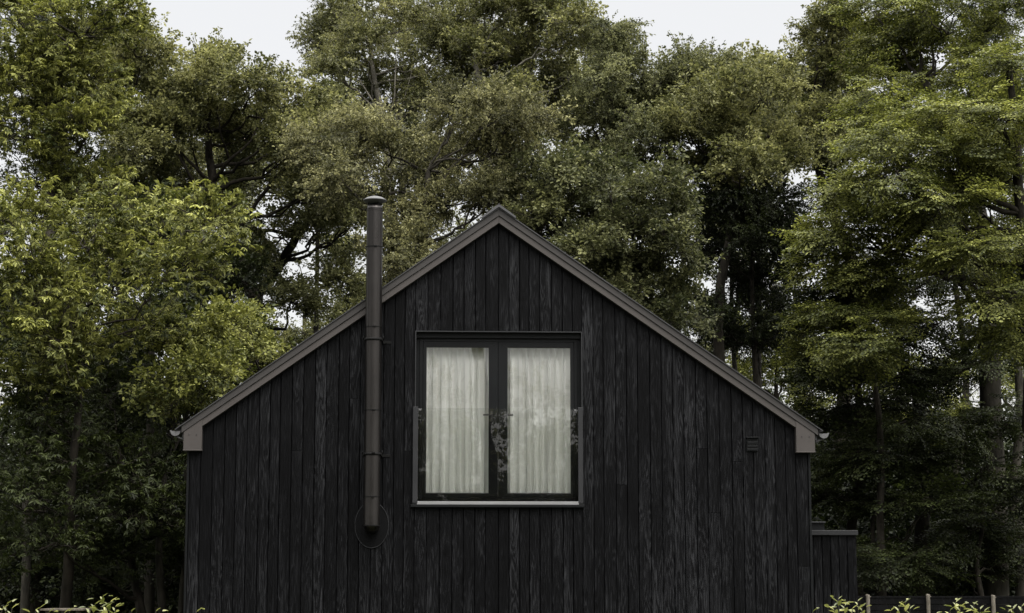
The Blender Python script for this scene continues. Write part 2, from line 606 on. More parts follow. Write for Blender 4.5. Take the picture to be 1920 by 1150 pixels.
# verge boards: upper strip and lower strip on each slope
bxl = H(379, 800, YB)[0]
bxr = H(1492.5, 800, YB)[0]
for s_, xe, xb in ((-1, le[0] + .03, bxl), (1, re_[0] - .03, bxr)):
    c = math.cos(math.atan(sl))
    d1, d2, d3 = 0.011, 0.102, 0.196
    mb = MB()
    mb.prism([(pk[0], pk[1] - d1), (xe, roof_z(xe, d1)), (xe, roof_z(xe, d2)), (pk[0], pk[1] - d2)], YB - .008, -0.061, 0.002)
    mb.build('bargeboard', M['barge'], house)
    mb = MB()
    mb.prism([(pk[0] + s_ * .0012, pk[1] - d2 - .004), (xb, roof_z(xb, d2 + .004)), (xb, roof_z(xb, d3)), (pk[0] + s_ * .0012, pk[1] - d3)], YB + .008, -0.0245, 0.002)
    mb.build('bargeboard', M['barge_low'], house)
    mb = MB()       # dark soffit filler behind the boards
    mb.prism([(pk[0], pk[1] - .09), (xe, roof_z(xe, .09)), (xe, roof_z(xe, .17)), (pk[0], pk[1] - .17)], -0.0595, -0.0245)
    mb.build('soffit', M['roof'], house)
# eave end boxes
bz = H(360, 843.5, YB)[1]
bo = H(343.5, 843, YB)[0]
for xa, xb, z_ in ((bo, bxl, bz), (H(1528.5, 847, YB)[0], bxr, H(1510, 847, YB)[1])):
    mb = MB()
    d = .106
    mb.prism([(xa, z_), (xb, z_), (xb, roof_z(xb, d)), (xa, roof_z(xa, d))], YB + .001, 0.05, 0.003)
    mb.box(min(xa, xb) - .004, max(xa, xb) + .004, YB - .008, 0.05, z_ - .012, z_ + .003, 0.002)
    eb = mb.build('eave_box', M['barge_low'], house)
    for dx in (.3, .7):
        mb = MB()
        mb.tube([(xa + (xb - xa) * dx, YB + .002, z_ + .19), (xa + (xb - xa) * dx, YB - .006, z_ + .19)], .006, 8)
        mb.build('screw', M['trim'], eb)

# gutters with end caps
for s_, xe, ze in ((-1, le[0] + .005, le[1]), (1, re_[0] - .005, re_[1])):
    mb = MB()
    cx, cz, r = xe - .065 * -s_ * -1 if False else xe + s_ * .052, ze - .055, .062
    prof = []
    for k in range(0, 11):
        a = math.pi + math.pi * k / 10
        prof.append((cx + r * math.cos(a), cz + r * math.sin(a)))
    inner = [(cx + (r - .005) * math.cos(math.pi + math.pi * k / 10), cz + (r - .005) * math.sin(math.pi + math.pi * k / 10)) for k in range(10, -1, -1)]
    mb.prism(prof + inner, -0.10, DEPTH)
    mb.prism(prof, -0.112, -0.101, 0.0)
    mb.tube([(cx + s_ * r, -.10, cz + .002), (cx + s_ * r, DEPTH, cz + .002)], .009, 8)
    g = mb.build('gutter', M['zinc'], house)
    mb = MB()
    mb.tube([(cx, -.05, cz - r), (cx - s_ * .10, -.05, cz - r - .045)], .012, 6)
    mb.box(cx - .012, cx + .012, -.066, -.034, cz - r - .012, cz - r + .01)
    mb.build('bracket', M['zinc'], g)

# wall vent
vx0, vz1 = H(1399, 822)
vx1, vz0 = H(1421, 847)
mb = MB()
mb.box(vx0, vx1, BF - .02, BF + .004, vz0, vz1, .003)
for k in range(3):
    z = vz0 + .012 + k * .042
    mb.prism([(vx0 + .008, z), (vx1 - .008, z), (vx1 - .008, z + .03), (vx0 + .008, z + .03)], BF - .032 - .004 * k, BF - .018, .002)
mb.box(vx0 - .004, vx1 + .004, BF - .06, BF + .002, vz1 + .001, vz1 + .014, .002)
mb.build('wall_vent', M['frame'], house)

# ------- french window
fy = 0.055       # front of the frame, set back in the reveal
mb = MB()        # thin metal surround
tw = 0.011
for (a, b_, z0, z1) in ((ox0 - .002, ox0 + tw, oz0 + .03, oz1), (ox1 - tw, ox1 + .002, oz0 + .03, oz1), (ox0 + tw + .0005, ox1 - tw - .0005, oz1 - tw, oz1 + .002)):
    mb.box(a, b_, BF - .03, 0.12, z0, z1)
mb.build('window_surround', M['trim'], house)
fx0, fz1 = H(787, 634, fy)
fx1, fz0 = H(1084, 938, fy)
win = MB()
fw = 0.045
win.box(fx0, fx0 + fw, fy, fy + .07, fz0, fz1, .003)
win.box(fx1 - fw, fx1, fy, fy + .07, fz0, fz1, .003)
win.box(fx0 + fw, fx1 - fw, fy + .001, fy + .07, fz1 - fw, fz1, .003)
win.box(fx0 + fw, fx1 - fw, fy + .001, fy + .07, fz0, fz0 + .03, .003)
# sill flashing and packers closing the reveal to the frame
win.box(ox0 + tw, ox1 - tw, .02, .13, fz1 + .001, oz1 - tw - .001)
win.box(fx0 + .001, fx1 - .001, fy + .004, .13, oz0 - .01, fz0 - .0005)
win.box(ox0 + tw, fx0 - .001, fy + .012, .13, fz0, fz1)
win.box(fx1 + .001, ox1 - tw, fy + .012, .13, fz0, fz1)
window = win.build('french_window', M['frame'], house)

mid = (H(930, 700, fy)[0] + H(938, 700, fy)[0]) / 2
gz1 = H(850, 651, fy)[1]
gz0 = H(850, 926.5, fy)[1]
for k, (sx0, sx1, gx0, gx1) in enumerate(((fx0 + fw + .003, mid - .002, H(799, 700, fy)[0], H(917, 700, fy)[0]),
                                          (mid + .002, fx1 - fw - .003, H(951, 700, fy)[0], H(1070, 700, fy)[0]))):
    sz0, sz1 = fz0 + .032, fz1 - fw - .003
    mb = MB()
    y0, y1 = fy - .008, fy + .05
    mb.prism([(sx0, sz0), (gx0, gz0), (gx0, gz1), (sx0, sz1)], y0, y1, .002)
    mb.prism([(sx1, sz0), (gx1, gz0), (gx1, gz1), (sx1, sz1)], y0, y1, .002)
    mb.prism([(sx0, sz0), (sx1, sz0), (gx1, gz0), (gx0, gz0)], y0, y1, .002)
    mb.prism([(sx0, sz1), (sx1, sz1), (gx1, gz1), (gx0, gz1)], y0, y1, .002)
    mb.build('door_leaf', M['trim'] if False else M['frame'], window)
    mb = MB()
    for (a, b_, z0, z1) in ((gx0 - .001, gx0 + .006, gz0, gz1), (gx1 - .006, gx1 + .001, gz0, gz1), (gx0 + .006, gx1 - .006, gz0, gz0 + .006), (gx0 + .006, gx1 - .006, gz1 - .006, gz1 + .001)):
        mb.box(a, b_, y0 + .004, y0 + .02, z0, z1)
    mb.build('gasket', M['gasket'], window)
    mb = MB()      # silver spacer line at the foot of the pane
    mb.box(gx0 + .007, gx1 - .007, fy + .022, fy + .030, gz0 + .007, gz0 + .017)
    mb.build('spacer', M['silver'], window)
    mb = MB()
    mb.box(gx0, gx1, fy + .012, fy + .016, gz0, gz1)
    mb.build('glass_pane', M['glass'], window)
    # handle
    hz = H(912, 779, fy)[1]
    hx = gx1 + .03 if k == 0 else gx0 - .03
    s_ = -1 if k == 0 else 1
    mb = MB()
    mb.box(hx - .014, hx + .014, y0 - .008, y0 + .001, hz - .08, hz + .05, .003)
    mb.tube([(hx, y0 - .005, hz), (hx, y0 - .05, hz), (hx + s_ * .02, y0 - .055, hz), (hx + s_ * .105, y0 - .055, hz)], .0085, 8)
    mb.build('handle', M['gasket'], window)

# glass balustrade across the opening
px0, px1 = H(774, 850)[0], H(1092.5, 850)[0]
pz1 = H(780, 763.5)[1]
pz0 = H(780, 943)[1]
for a, b_ in ((px0, H(783.5, 850)[0]), (H(1083.5, 850)[0], px1)):
    mb = MB()
    mb.box(a, b_, BF - .055, BF - .004, pz0, pz1, .003)
    mb.build('balustrade_post', M['trim'], house)
cz0 = H(780, 946.5)[1]
mb = MB()
mb.box(px0 + .056, px1 - .056, BF - .052, BF + .02, cz0 + .001, H(780, 940.5)[1], .002)
mb.build('balustrade_channel', M['silver'], house)
mb = MB()
mb.box(px0 - .022, px1 + .016, BF - .06, 0.13, H(780, 951.5)[1], cz0 - .001, .003)
mb.box(px0, px0 + .054, BF - .056, BF + .0, cz0, pz0 - .001, .002)
mb.box(px1 - .054, px1, BF - .056, BF + .0, cz0, pz0 - .001, .002)
mb.build('window_sill', M['frame'], house)
mb = MB()
gt = H(780, 766)[1]
mb.box(px0 + .062, px1 - .062, BF - .034, BF - .022, H(780, 940)[1] + .002, gt)
gl = mb.build('balustrade_glass', M['glass2'], house)
for x in (px0 + .075, px1 - .11):
    mb = MB()
    mb.box(x, x + .03, BF - .038, BF - .018, gt - .03, gt - .008, .002)
    mb.build('glass_clamp', M['zinc'], gl)

# room behind the window: floor, back wall, ceiling
mb = MB()
mb.box(XL + .2, XR - .2, TH, DEPTH - .2, oz0 - .25, oz0 - .02)
mb.build('upper_floor', M['inner'], house)
mb = MB()
mb.box(XL + 1.2, XR - 1.2, 3.4, 3.5, oz0 - .02, oz1 + .3)
mb.build('room_wall', M['inner'], house)


# curtains (each its own thing, hanging inside the room)
def curtain(x0, x1, z0, z1, y, seed, label, phase, sway):
    rr = random.Random(seed)
    nx, nz = 260, 26
    n = 10
    ph = np.cumsum([rr.uniform(.75, 1.3) for _ in range(n)]); ph = np.concatenate([[0], ph / ph[-1]])
    amp = [rr.uniform(.6, 1.15) for _ in range(n)]
    w = x1 - x0
    vs = np.zeros((nz + 1, nx + 1, 3))
    for j in range(nz + 1):
        v = j / nz
        for i in range(nx + 1):
            u = i / nx
            uu = min(.9999, max(0, u + .012 * math.sin(9 * u + phase + 1.6 * v) * math.sin(math.pi * u)))
            k = int(np.searchsorted(ph, uu, 'right')) - 1
            f = (uu - ph[k]) / (ph[k + 1] - ph[k])
            a = amp[min(k, n - 1)]
            d = -.13 * a * math.sin(math.pi * f) ** 1.4 * (.85 + .15 * v) + .008 * math.sin(2 * math.pi * (23 * u + .7 * v) + phase)
            d += .012 * math.sin(3 * v + k * 1.7)
            fold = .22 * (ph[k + 1] - ph[k]) * w * math.sin(2 * math.pi * f)
            vs[j, i] = (x0 + w * u + fold, y + d, z0 + (z1 - z0) * v)
    idx = np.arange((nz + 1) * (nx + 1)).reshape(nz + 1, nx + 1)
    q = np.stack([idx[:-1, :-1], idx[:-1, 1:], idx[1:, 1:], idx[1:, :-1]], -1).reshape(-1, 4)
    me = np_mesh('curtain', vs.reshape(-1, 3), q)
    for p in me.polygons: p.use_smooth = True
    o = link_mesh('curtain', me, M['curtain'], None, (x0 + w / 2, y, z1))
    return tag(o, label, 'curtain', 'curtains behind the french window')


curtain(fx0 + .03, mid - .015, oz0 - .01, fz1 - .02, fy + .21, 5, 'cream pleated curtain behind the left pane of the french window', 0.4, -.5)
curtain(mid + .015, fx1 - .03, oz0 - .01, fz1 - .02, fy + .21, 11, 'cream pleated curtain behind the right pane, under leafy reflections', 1.9, .4)

# ------- flue
FLY = -0.30
FR = 15.7 / (F_PX / (FLY - CAM.y)) * 1.0


def fz(py): return at(702, py, FLY).z


fxc = at(702.5, 420, FLY).x
mb = MB()
prof = []
joints = [464, 614, 770, 850, 932]
tops = [393] + joints
bots = joints + [987]
mb.lathe(fxc, FLY, [(FR * .80, fz(386)), (FR * .93, fz(386) - .001), (FR * .93, fz(392.4))], 48)
for a, b_ in zip(tops, bots):
    for pr in ([(FR * .975, fz(a) - .003), (FR * .975, fz(b_) + .003)], [(FR * .9, fz(a) - .003), (FR * .975, fz(a) - .003)], [(FR * .9, fz(b_) + .003), (FR * .975, fz(b_) + .003)], [(FR * .93, fz(a)), (FR * .93, fz(b_))]):
        mb.lathe(fxc, FLY, pr, 48)
flue = mb.build('flue', M['flue'], house)
for k, py in enumerate([395] + joints + [986]):
    mb = MB()
    z = fz(py)
    for pr in ([(FR * 1.02, z + .007), (FR * 1.02, z - .007)], [(FR * .95, z + .007), (FR * 1.02, z + .007)], [(FR * .95, z - .007), (FR * 1.02, z - .007)]):
        mb.lathe(fxc, FLY, pr, 48)
    if k:
        a = -math.pi / 2 + .15
        cx, cy = fxc + FR * 1.03 * math.cos(a), FLY + FR * 1.03 * math.sin(a)
        mb.box(cx - .022, cx + .022, cy - .014, cy + .012, z - .009, z + .009, .002)
    mb.build('joint_band', M['flue'] if k == 0 else M['flue_dark'], flue)
# cap: shallow cone on struts
mb = MB()
zc = fz(383.5)
mb.lathe(fxc, FLY, [(.001, fz(368.5)), (.05, fz(368.8)), (.10, fz(371)), (.148, fz(375.5)), (.152, fz(376.5)), (.148, fz(377.3)), (.085, fz(382.5)), (.001, fz(383))], 40)
mb.build('cap', M['cap'], flue)
mb = MB()
for k in range(4):
    a = k * math.pi / 2 + .5
    x, y = fxc + FR * .86 * math.cos(a), FLY + FR * .86 * math.sin(a)
    mb.box(x - .008, x + .008, y - .008, y + .008, fz(387), fz(376.5))
mb.lathe(fxc, FLY, [(.001, fz(383.2)), (.07, fz(383.2)), (.065, fz(386)), (.001, fz(386.2))], 24)
mb.build('cap_strut', M['flue_dark'], flue)
# wall brackets
for py in (637, 852):
    z = fz(py)
    mb = MB()
    mb.lathe(fxc, FLY, [(FR * 1.0, z + .018), (FR * 1.05, z + .018), (FR * 1.05, z - .018), (FR * 1.0, z - .018)], 40)
    for s_ in (-1, 1):
        mb.box(fxc + s_ * .105 - .012, fxc + s_ * .105 + .012, FLY - .01, BF - .003, z - .014, z + .014)
        mb.box(fxc + s_ * .118 - .012, fxc + s_ * .118 + .09 * (s_ > 0) + .012, BF - .012, BF - .004, z - .018, z + .018, .002)
        mb.tube([(fxc + s_ * .125, FLY + .03, z), (fxc + s_ * .125, FLY + .03, z + .05)], .006, 6)
    mb.build('bracket', M['flue_dark'], flue)
# elbow into the wall and the oval wall plate
mb = MB()
ez = fz(987)
arc = [(fxc, FLY, ez + .07)]
for k in range(1, 9):
    a = math.pi / 2 * k / 8
    arc.append((fxc, FLY + .13 * (1 - math.cos(a)), ez + .07 - .058 * math.sin(a)))
arc.append((fxc, -.02, ez + .012))
mb.tube(arc, FR * .92, 32)
mb.build('elbow', M['flue'], flue)
mb = MB()
pc = at(697, 985, BF)
n = 56
orx, orz = 31 / 147.5, 42 / 147.5
pts = [(pc.x + orx * math.cos(2 * math.pi * k / n), pc.z + orz * math.sin(2 * math.pi * k / n)) for k in range(n)]
mb.prism(pts, BF - .012, BF - .0035, .002)
mb.build('wall_plate', M['plate'], house)
mb = MB()
ring = [(p[0], BF - .014, p[1]) for p in pts] + [(pts[0][0], BF - .014, pts[0][1])]
mb.tube(ring, .0045, 6, caps=False)
mb.build('plate_rim', M['trim'], house)

# ------- side annex with flat roof
AY = 1.0
ax0, az1 = H(1517.5, 994.5, AY)
ax1 = H(1607, 994.5, AY)[0]
azc = H(1517, 1005.5, AY)[1]
annex = empty('flat_roofed_annex', ((ax0 + ax1) / 2, AY + 1.8, 0), 'small flat roofed black timber annex beside the right wall of the house', 'shed')
mb = MB()
axs = XR + .032
mb.box(axs, ax1 - .03, AY + .03, AY + 3.6, 0, az1 - .03)
mb.build('wall', M['backing'], annex)
cladding('cladding', axs, ax1 - .012, AY + .029, AY + .006, lambda x: azc + .01, [], annex, 9, pitch=.12)
mb = MB()
k = AY + .032
while k < AY + 3.5:
    mb.box(ax1 - .029, ax1 - .006, k, k + .115, .03, azc + .01)
    k += .121
mb.build('side_cladding', M['wood'], annex)
mb = MB()
mb.box(axs - .001, ax1 + .006, AY - .03, AY + 3.65, azc + .012, az1, .004)
mb.build('roof_cap', M['trim'], annex)
ux1, uz1 = H(1536.5, 980, AY + 2.5)
mb = MB()
mb.box(axs + .001, ux1 - .012, AY + 2.1, AY + 2.9, az1 - .01, uz1 - .022, .003)
u = mb.build('roof_upstand', M['frame'], annex)
mb = MB()
mb.box(axs + .001, ux1, AY + 2.07, AY + 2.93, uz1 - .021, uz1, .003)
mb.build('coping', M['trim'], u)

# ------------------------------------------------------------------ garden fence, right
GY = 5.0
fence = None
posts = [1627, 1740, 1862, 1992]
pz = [1115, 1114.5, 1116, 1116]
x_first = at(1609, 1120, GY).x
fence = empty('garden_fence', (at(1740, 1120, GY).x, GY, 0), 'low black board garden fence with pale posts, right of the annex', 'fence')
mb = MB()
xe = at(2150, 1120, GY).x
top = at(1740, 1118, GY).z
z = .06
while z < top - .08:
    mb.box(x_first, xe, GY + .040, GY + .058, z, z + .088)
    z += .098
mb.box(x_first, xe, GY + .034, GY + .07, top - .03, top, .003)
mb.build('board_panel', M['fence'], fence)
for k, (px, py) in enumerate(zip(posts, pz)):
    p = at(px, py, GY)
    mb = MB()
    mb.tube([(p.x, GY, 0), (p.x, GY, p.z - .02), (p.x, GY, p.z - .004), (p.x + .001, GY, p.z)], [.034, .030, .032, .024], 12)
    mb.box(p.x - .003, p.x + .045, GY - .012, GY + .012, p.z - .04, p.z - .028)
    mb.build('post', M['post'], fence)

# ------------------------------------------------------------------ bin store, left
p0, p1 = at(78, 1141.5, 3.0), at(160, 1141.5, 3.0)
store = empty('log_store', ((p0.x + p1.x) / 2, 3.5, 0), 'low log store with weathered grey top board under the trees, bottom left', 'log store')
mb = MB()
mb.box(p0.x, p1.x, 2.9, 3.9, p0.z - .028, p0.z, .004)
mb.build('top_board', M['greywood'], store)
for y in (2.96, 3.76):
    for x in (p0.x + .06, p1.x - .12):
        mb = MB()
        mb.box(x, x + .06, y, y + .06, 0, p0.z - .029)
        mb.build('leg', M['greywood'], store)
mb = MB()
z = .08
while z < p0.z - .18:
    mb.box(p0.x + .03, p1.x - .03, 3.83, 3.85, z, z + .12)
    z += .14
mb.build('back_board', M['fence'], store)
# ------------------------------------------------------------------ vegetation
LEAFQ = np.array([[0, 1, 2, 3], [0, 3, 4, 5]])


def leaf_shape(length, width, fold, droop):
    """6 points, along +x, two quads folded on the midrib"""
    return np.array([[0, 0, 0], [.30 * length, .5 * width, fold * width], [.68 * length, .40 * width, fold * width - droop * .35 * length],
                     [length, 0, -droop * length], [.68 * length, -.40 * width, fold * width - droop * .35 * length], [.30 * length, -.5 * width, fold * width]])


def rot_from(xdir, zdir):
    """matrix whose columns are x,y,z axes"""
    x = xdir / (np.linalg.norm(xdir, axis=-1, keepdims=True) + 1e-9)
    z = zdir - (zdir * x).sum(-1, keepdims=True) * x
    z = z / (np.linalg.norm(z, axis=-1, keepdims=True) + 1e-9)
    y = np.cross(z, x)
    return np.stack([x, y, z], axis=-1)


def make_spray(kind, g):
    """leaf positions, axes and sizes of one twig end in local space (x forward, z up); returns verts (n*6,3), tints, twig verts, twig quads"""
    P, X, Z, S = [], [], [], []
    twigs = []
    if kind == 'beech':
        Lm = .85
        twigs.append((np.array([0, 0, 0.]), np.array([Lm, 0, -.08]), .006))
        def row(p0, p1, n, size):
            d = p1 - p0
            dn = d / np.linalg.norm(d)
            sd_ = np.cross([0, 0, 1.], dn)
            for i in range(n):
                u = (i + .6) / n
                s = 1 if i % 2 else -1
                P.append(p0 + d * u + g.normal(0, .012, 3)); X.append(dn * .7 + sd_ * s * g.uniform(.6, 1.1) + [0, 0, g.normal(-.12, .22)])
                Z.append(np.array([g.normal(0, .32), g.normal(0, .32), 1])); S.append(size * g.uniform(.8, 1.2))
        row(np.array([.15, 0, 0]), np.array([Lm, 0, -.08]), 12, 1)
        for k in range(8):
            u = .12 + .8 * k / 8
            s = 1 if k % 2 else -1
            a = np.array([Lm * u, 0, -.05 * u])
            l = .5 * (1 - .6 * u) * g.uniform(.8, 1.2)
            b2 = a + np.array([l * .75, s * l * .75, g.normal(-.02, .05)])
            twigs.append((a, b2, .003))
            row(a, b2, int(4 + l * 12), 1)
    elif kind == 'walnut':
        twigs.append((np.array([0, 0, 0.]), np.array([.55, 0, .02]), .008))
        for k in range(6):
            u = g.uniform(.25, 1)
            a = np.array([.55 * u, 0, .02 * u])
            b2 = a + np.array([g.uniform(.0, .22), g.uniform(-.28, .28), g.uniform(-.06, .20)]) * (1 if k else .6)
            twigs.append((a, b2, .004))
            n = g.integers(6, 10)
            ph = g.uniform(0, 6.28)
            tl = np.array([g.normal(0, .25), g.normal(0, .25), 1.])
            for i in range(n):
                an = ph + 2 * math.pi * i / n + g.normal(0, .15)
                P.append(b2 + g.normal(0, .008, 3)); X.append(np.array([math.cos(an), math.sin(an), g.uniform(-.55, .1)]))
                Z.append(tl + g.normal(0, .15, 3)); S.append(g.uniform(.75, 1.2))
    elif kind == 'oak':
        twigs.append((np.array([0, 0, 0.]), np.array([.4, 0, .03]), .007))
        for k in range(7):
            a = np.array([.4 * g.uniform(.2, 1), 0, .02])
            b2 = a + g.normal(0, 1, 3) * np.array([.14, .15, .10]) + np.array([.08, 0, .04])
            twigs.append((a, b2, .0035))
            for i in range(9):
                dv = g.normal(0, 1, 3); dv[2] = dv[2] * .55 + .05
                P.append(b2 + dv * .035); X.append(dv)
                Z.append(np.array([g.normal(0, .5), g.normal(0, .5), 1])); S.append(g.uniform(.7, 1.2))
    else:  # fine: small leaves along arching twigs
        for q in range(4):
            a = np.zeros(3)
            d = np.array([1, g.normal(0, .45), g.normal(.1, .3)])
            d /= np.linalg.norm(d)
            for s in range(6):
                b2 = a + d * .12
                twigs.append((a, b2, .0035))
                for i in range(4):
                    p = a + (b2 - a) * g.random() + g.normal(0, .02, 3)
                    P.append(p); X.append(d * .4 + g.normal(0, .8, 3) + [0, 0, -.2])
                    Z.append(np.array([g.normal(0, .5), g.normal(0, .5), 1])); S.append(g.uniform(.7, 1.25))
                a = b2
                d = d + np.array([0, g.normal(0, .12), -.10]); d /= np.linalg.norm(d)
    return np.array(P), np.array(X), np.array(Z), np.array(S), twigs


SHAPES = {'beech': (.074, .045, .10, .15), 'walnut': (.112, .040, .12, .28), 'oak': (.088, .053, .14, .2), 'fine': (.066, .040, .12, .2)}
SPRAYS = {}
for kind in SHAPES:
    lst = []
    g = np.random.default_rng(len(kind) * 7 + 1)
    base = leaf_shape(*SHAPES[kind])
    for v in range(8):
        P, X, Z, S, tw = make_spray(kind, g)
        Rm = rot_from(X, Z)
        lv = np.einsum('nij,kj->nki', Rm, base) * S[:, None, None] + P[:, None, :]
        # twigs as thin flat-sided triangular tubes
        tv = []
        for a, b2, r in tw:
            d = b2 - a
            d = d / (np.linalg.norm(d) + 1e-9)
            u = np.cross(d, [0.1, .2, 1.]); u /= np.linalg.norm(u)
            w = np.cross(d, u)
            for k in range(3):
                a0, a1 = 2 * math.pi * k / 3, 2 * math.pi * (k + 1) / 3
                o0, o1 = (u * math.cos(a0) + w * math.sin(a0)) * r, (u * math.cos(a1) + w * math.sin(a1)) * r
                tv.append([a + o0, a + o1, b2 + o1 * .5, b2 + o0 * .5])
        lst.append((lv, np.array(tv)))
    SPRAYS[kind] = lst


def place_sprays(kind, pos, dirs, ups, scale, g, tint0=.5, tint_sd=.23, clump_t=None, leaf_scale=1.0):
    """-> leaf verts (n,6,3), tints, twig verts (m,4,3)"""
    LV, TI, TV = [], [], []
    sel = g.integers(0, 8, len(pos))
    for v in range(8):
        ix = np.where(sel == v)[0]
        if not len(ix): continue
        lv, tv = SPRAYS[kind][v]
        Rm = rot_from(dirs[ix], ups[ix])
        sc_ = scale[ix]
        o = np.einsum('sij,nkj->snki', Rm, lv) * sc_[:, None, None, None] + pos[ix][:, None, None, :]
        LV.append(o.reshape(-1, 6, 3))
        tt = tint0 + g.normal(0, tint_sd * .8, (len(ix), 1)) + g.normal(0, tint_sd, (len(ix), lv.shape[0]))
        if clump_t is not None: tt = tt + clump_t[ix][:, None]
        TI.append(np.clip(tt, 0, 1).reshape(-1))
        o = np.einsum('sij,nkj->snki', Rm, tv) * sc_[:, None, None, None] + pos[ix][:, None, None, :]
        TV.append(o.reshape(-1, 4, 3))
    return np.concatenate(LV), np.concatenate(TI), np.concatenate(TV)


def leaves_mesh(name, LV, TI):
    n = len(LV)
    q = (LEAFQ[None] + (np.arange(n) * 6)[:, None, None]).reshape(-1, 4)
    return np_mesh(name, LV.reshape(-1, 3), q, np.repeat(TI, 6))


def np_tube(path, rads, seg=7):
    path = np.array(path); n = len(path)
    t = np.gradient(path, axis=0)
    t /= np.linalg.norm(t, axis=1, keepdims=True) + 1e-9
    ref = np.array([.35, .9, .12])
    u = np.cross(t, ref); u /= np.linalg.norm(u, axis=1, keepdims=True) + 1e-9
    w = np.cross(t, u)
    a = np.arange(seg) * 2 * math.pi / seg
    ring = path[:, None, :] + (u[:, None, :] * np.cos(a)[None, :, None] + w[:, None, :] * np.sin(a)[None, :, None]) * np.array(rads)[:, None, None]
    idx = np.arange(n * seg).reshape(n, seg)
    nx = np.roll(idx, -1, axis=1)
    q = np.stack([idx[:-1], nx[:-1], nx[1:], idx[1:]], -1).reshape(-1, 4)
    return ring.reshape(-1, 3), q


def wobble(a, b, n, amp, g, sag=0.0):
    a, b = np.array(a, float), np.array(b, float)
    u = np.linspace(0, 1, n)[:, None]
    L_ = np.linalg.norm(b - a)
    k1, k2 = g.normal(0, 1, 3), g.normal(0, 1, 3)
    p = a + (b - a) * u
    env = np.sin(np.pi * u)
    p = p + env * (k1 * np.sin(2.2 * np.pi * u + 1) + k2 * .5 * np.sin(5 * np.pi * u)) * amp * L_
    p[:, 2:3] += sag * L_ * env
    return p


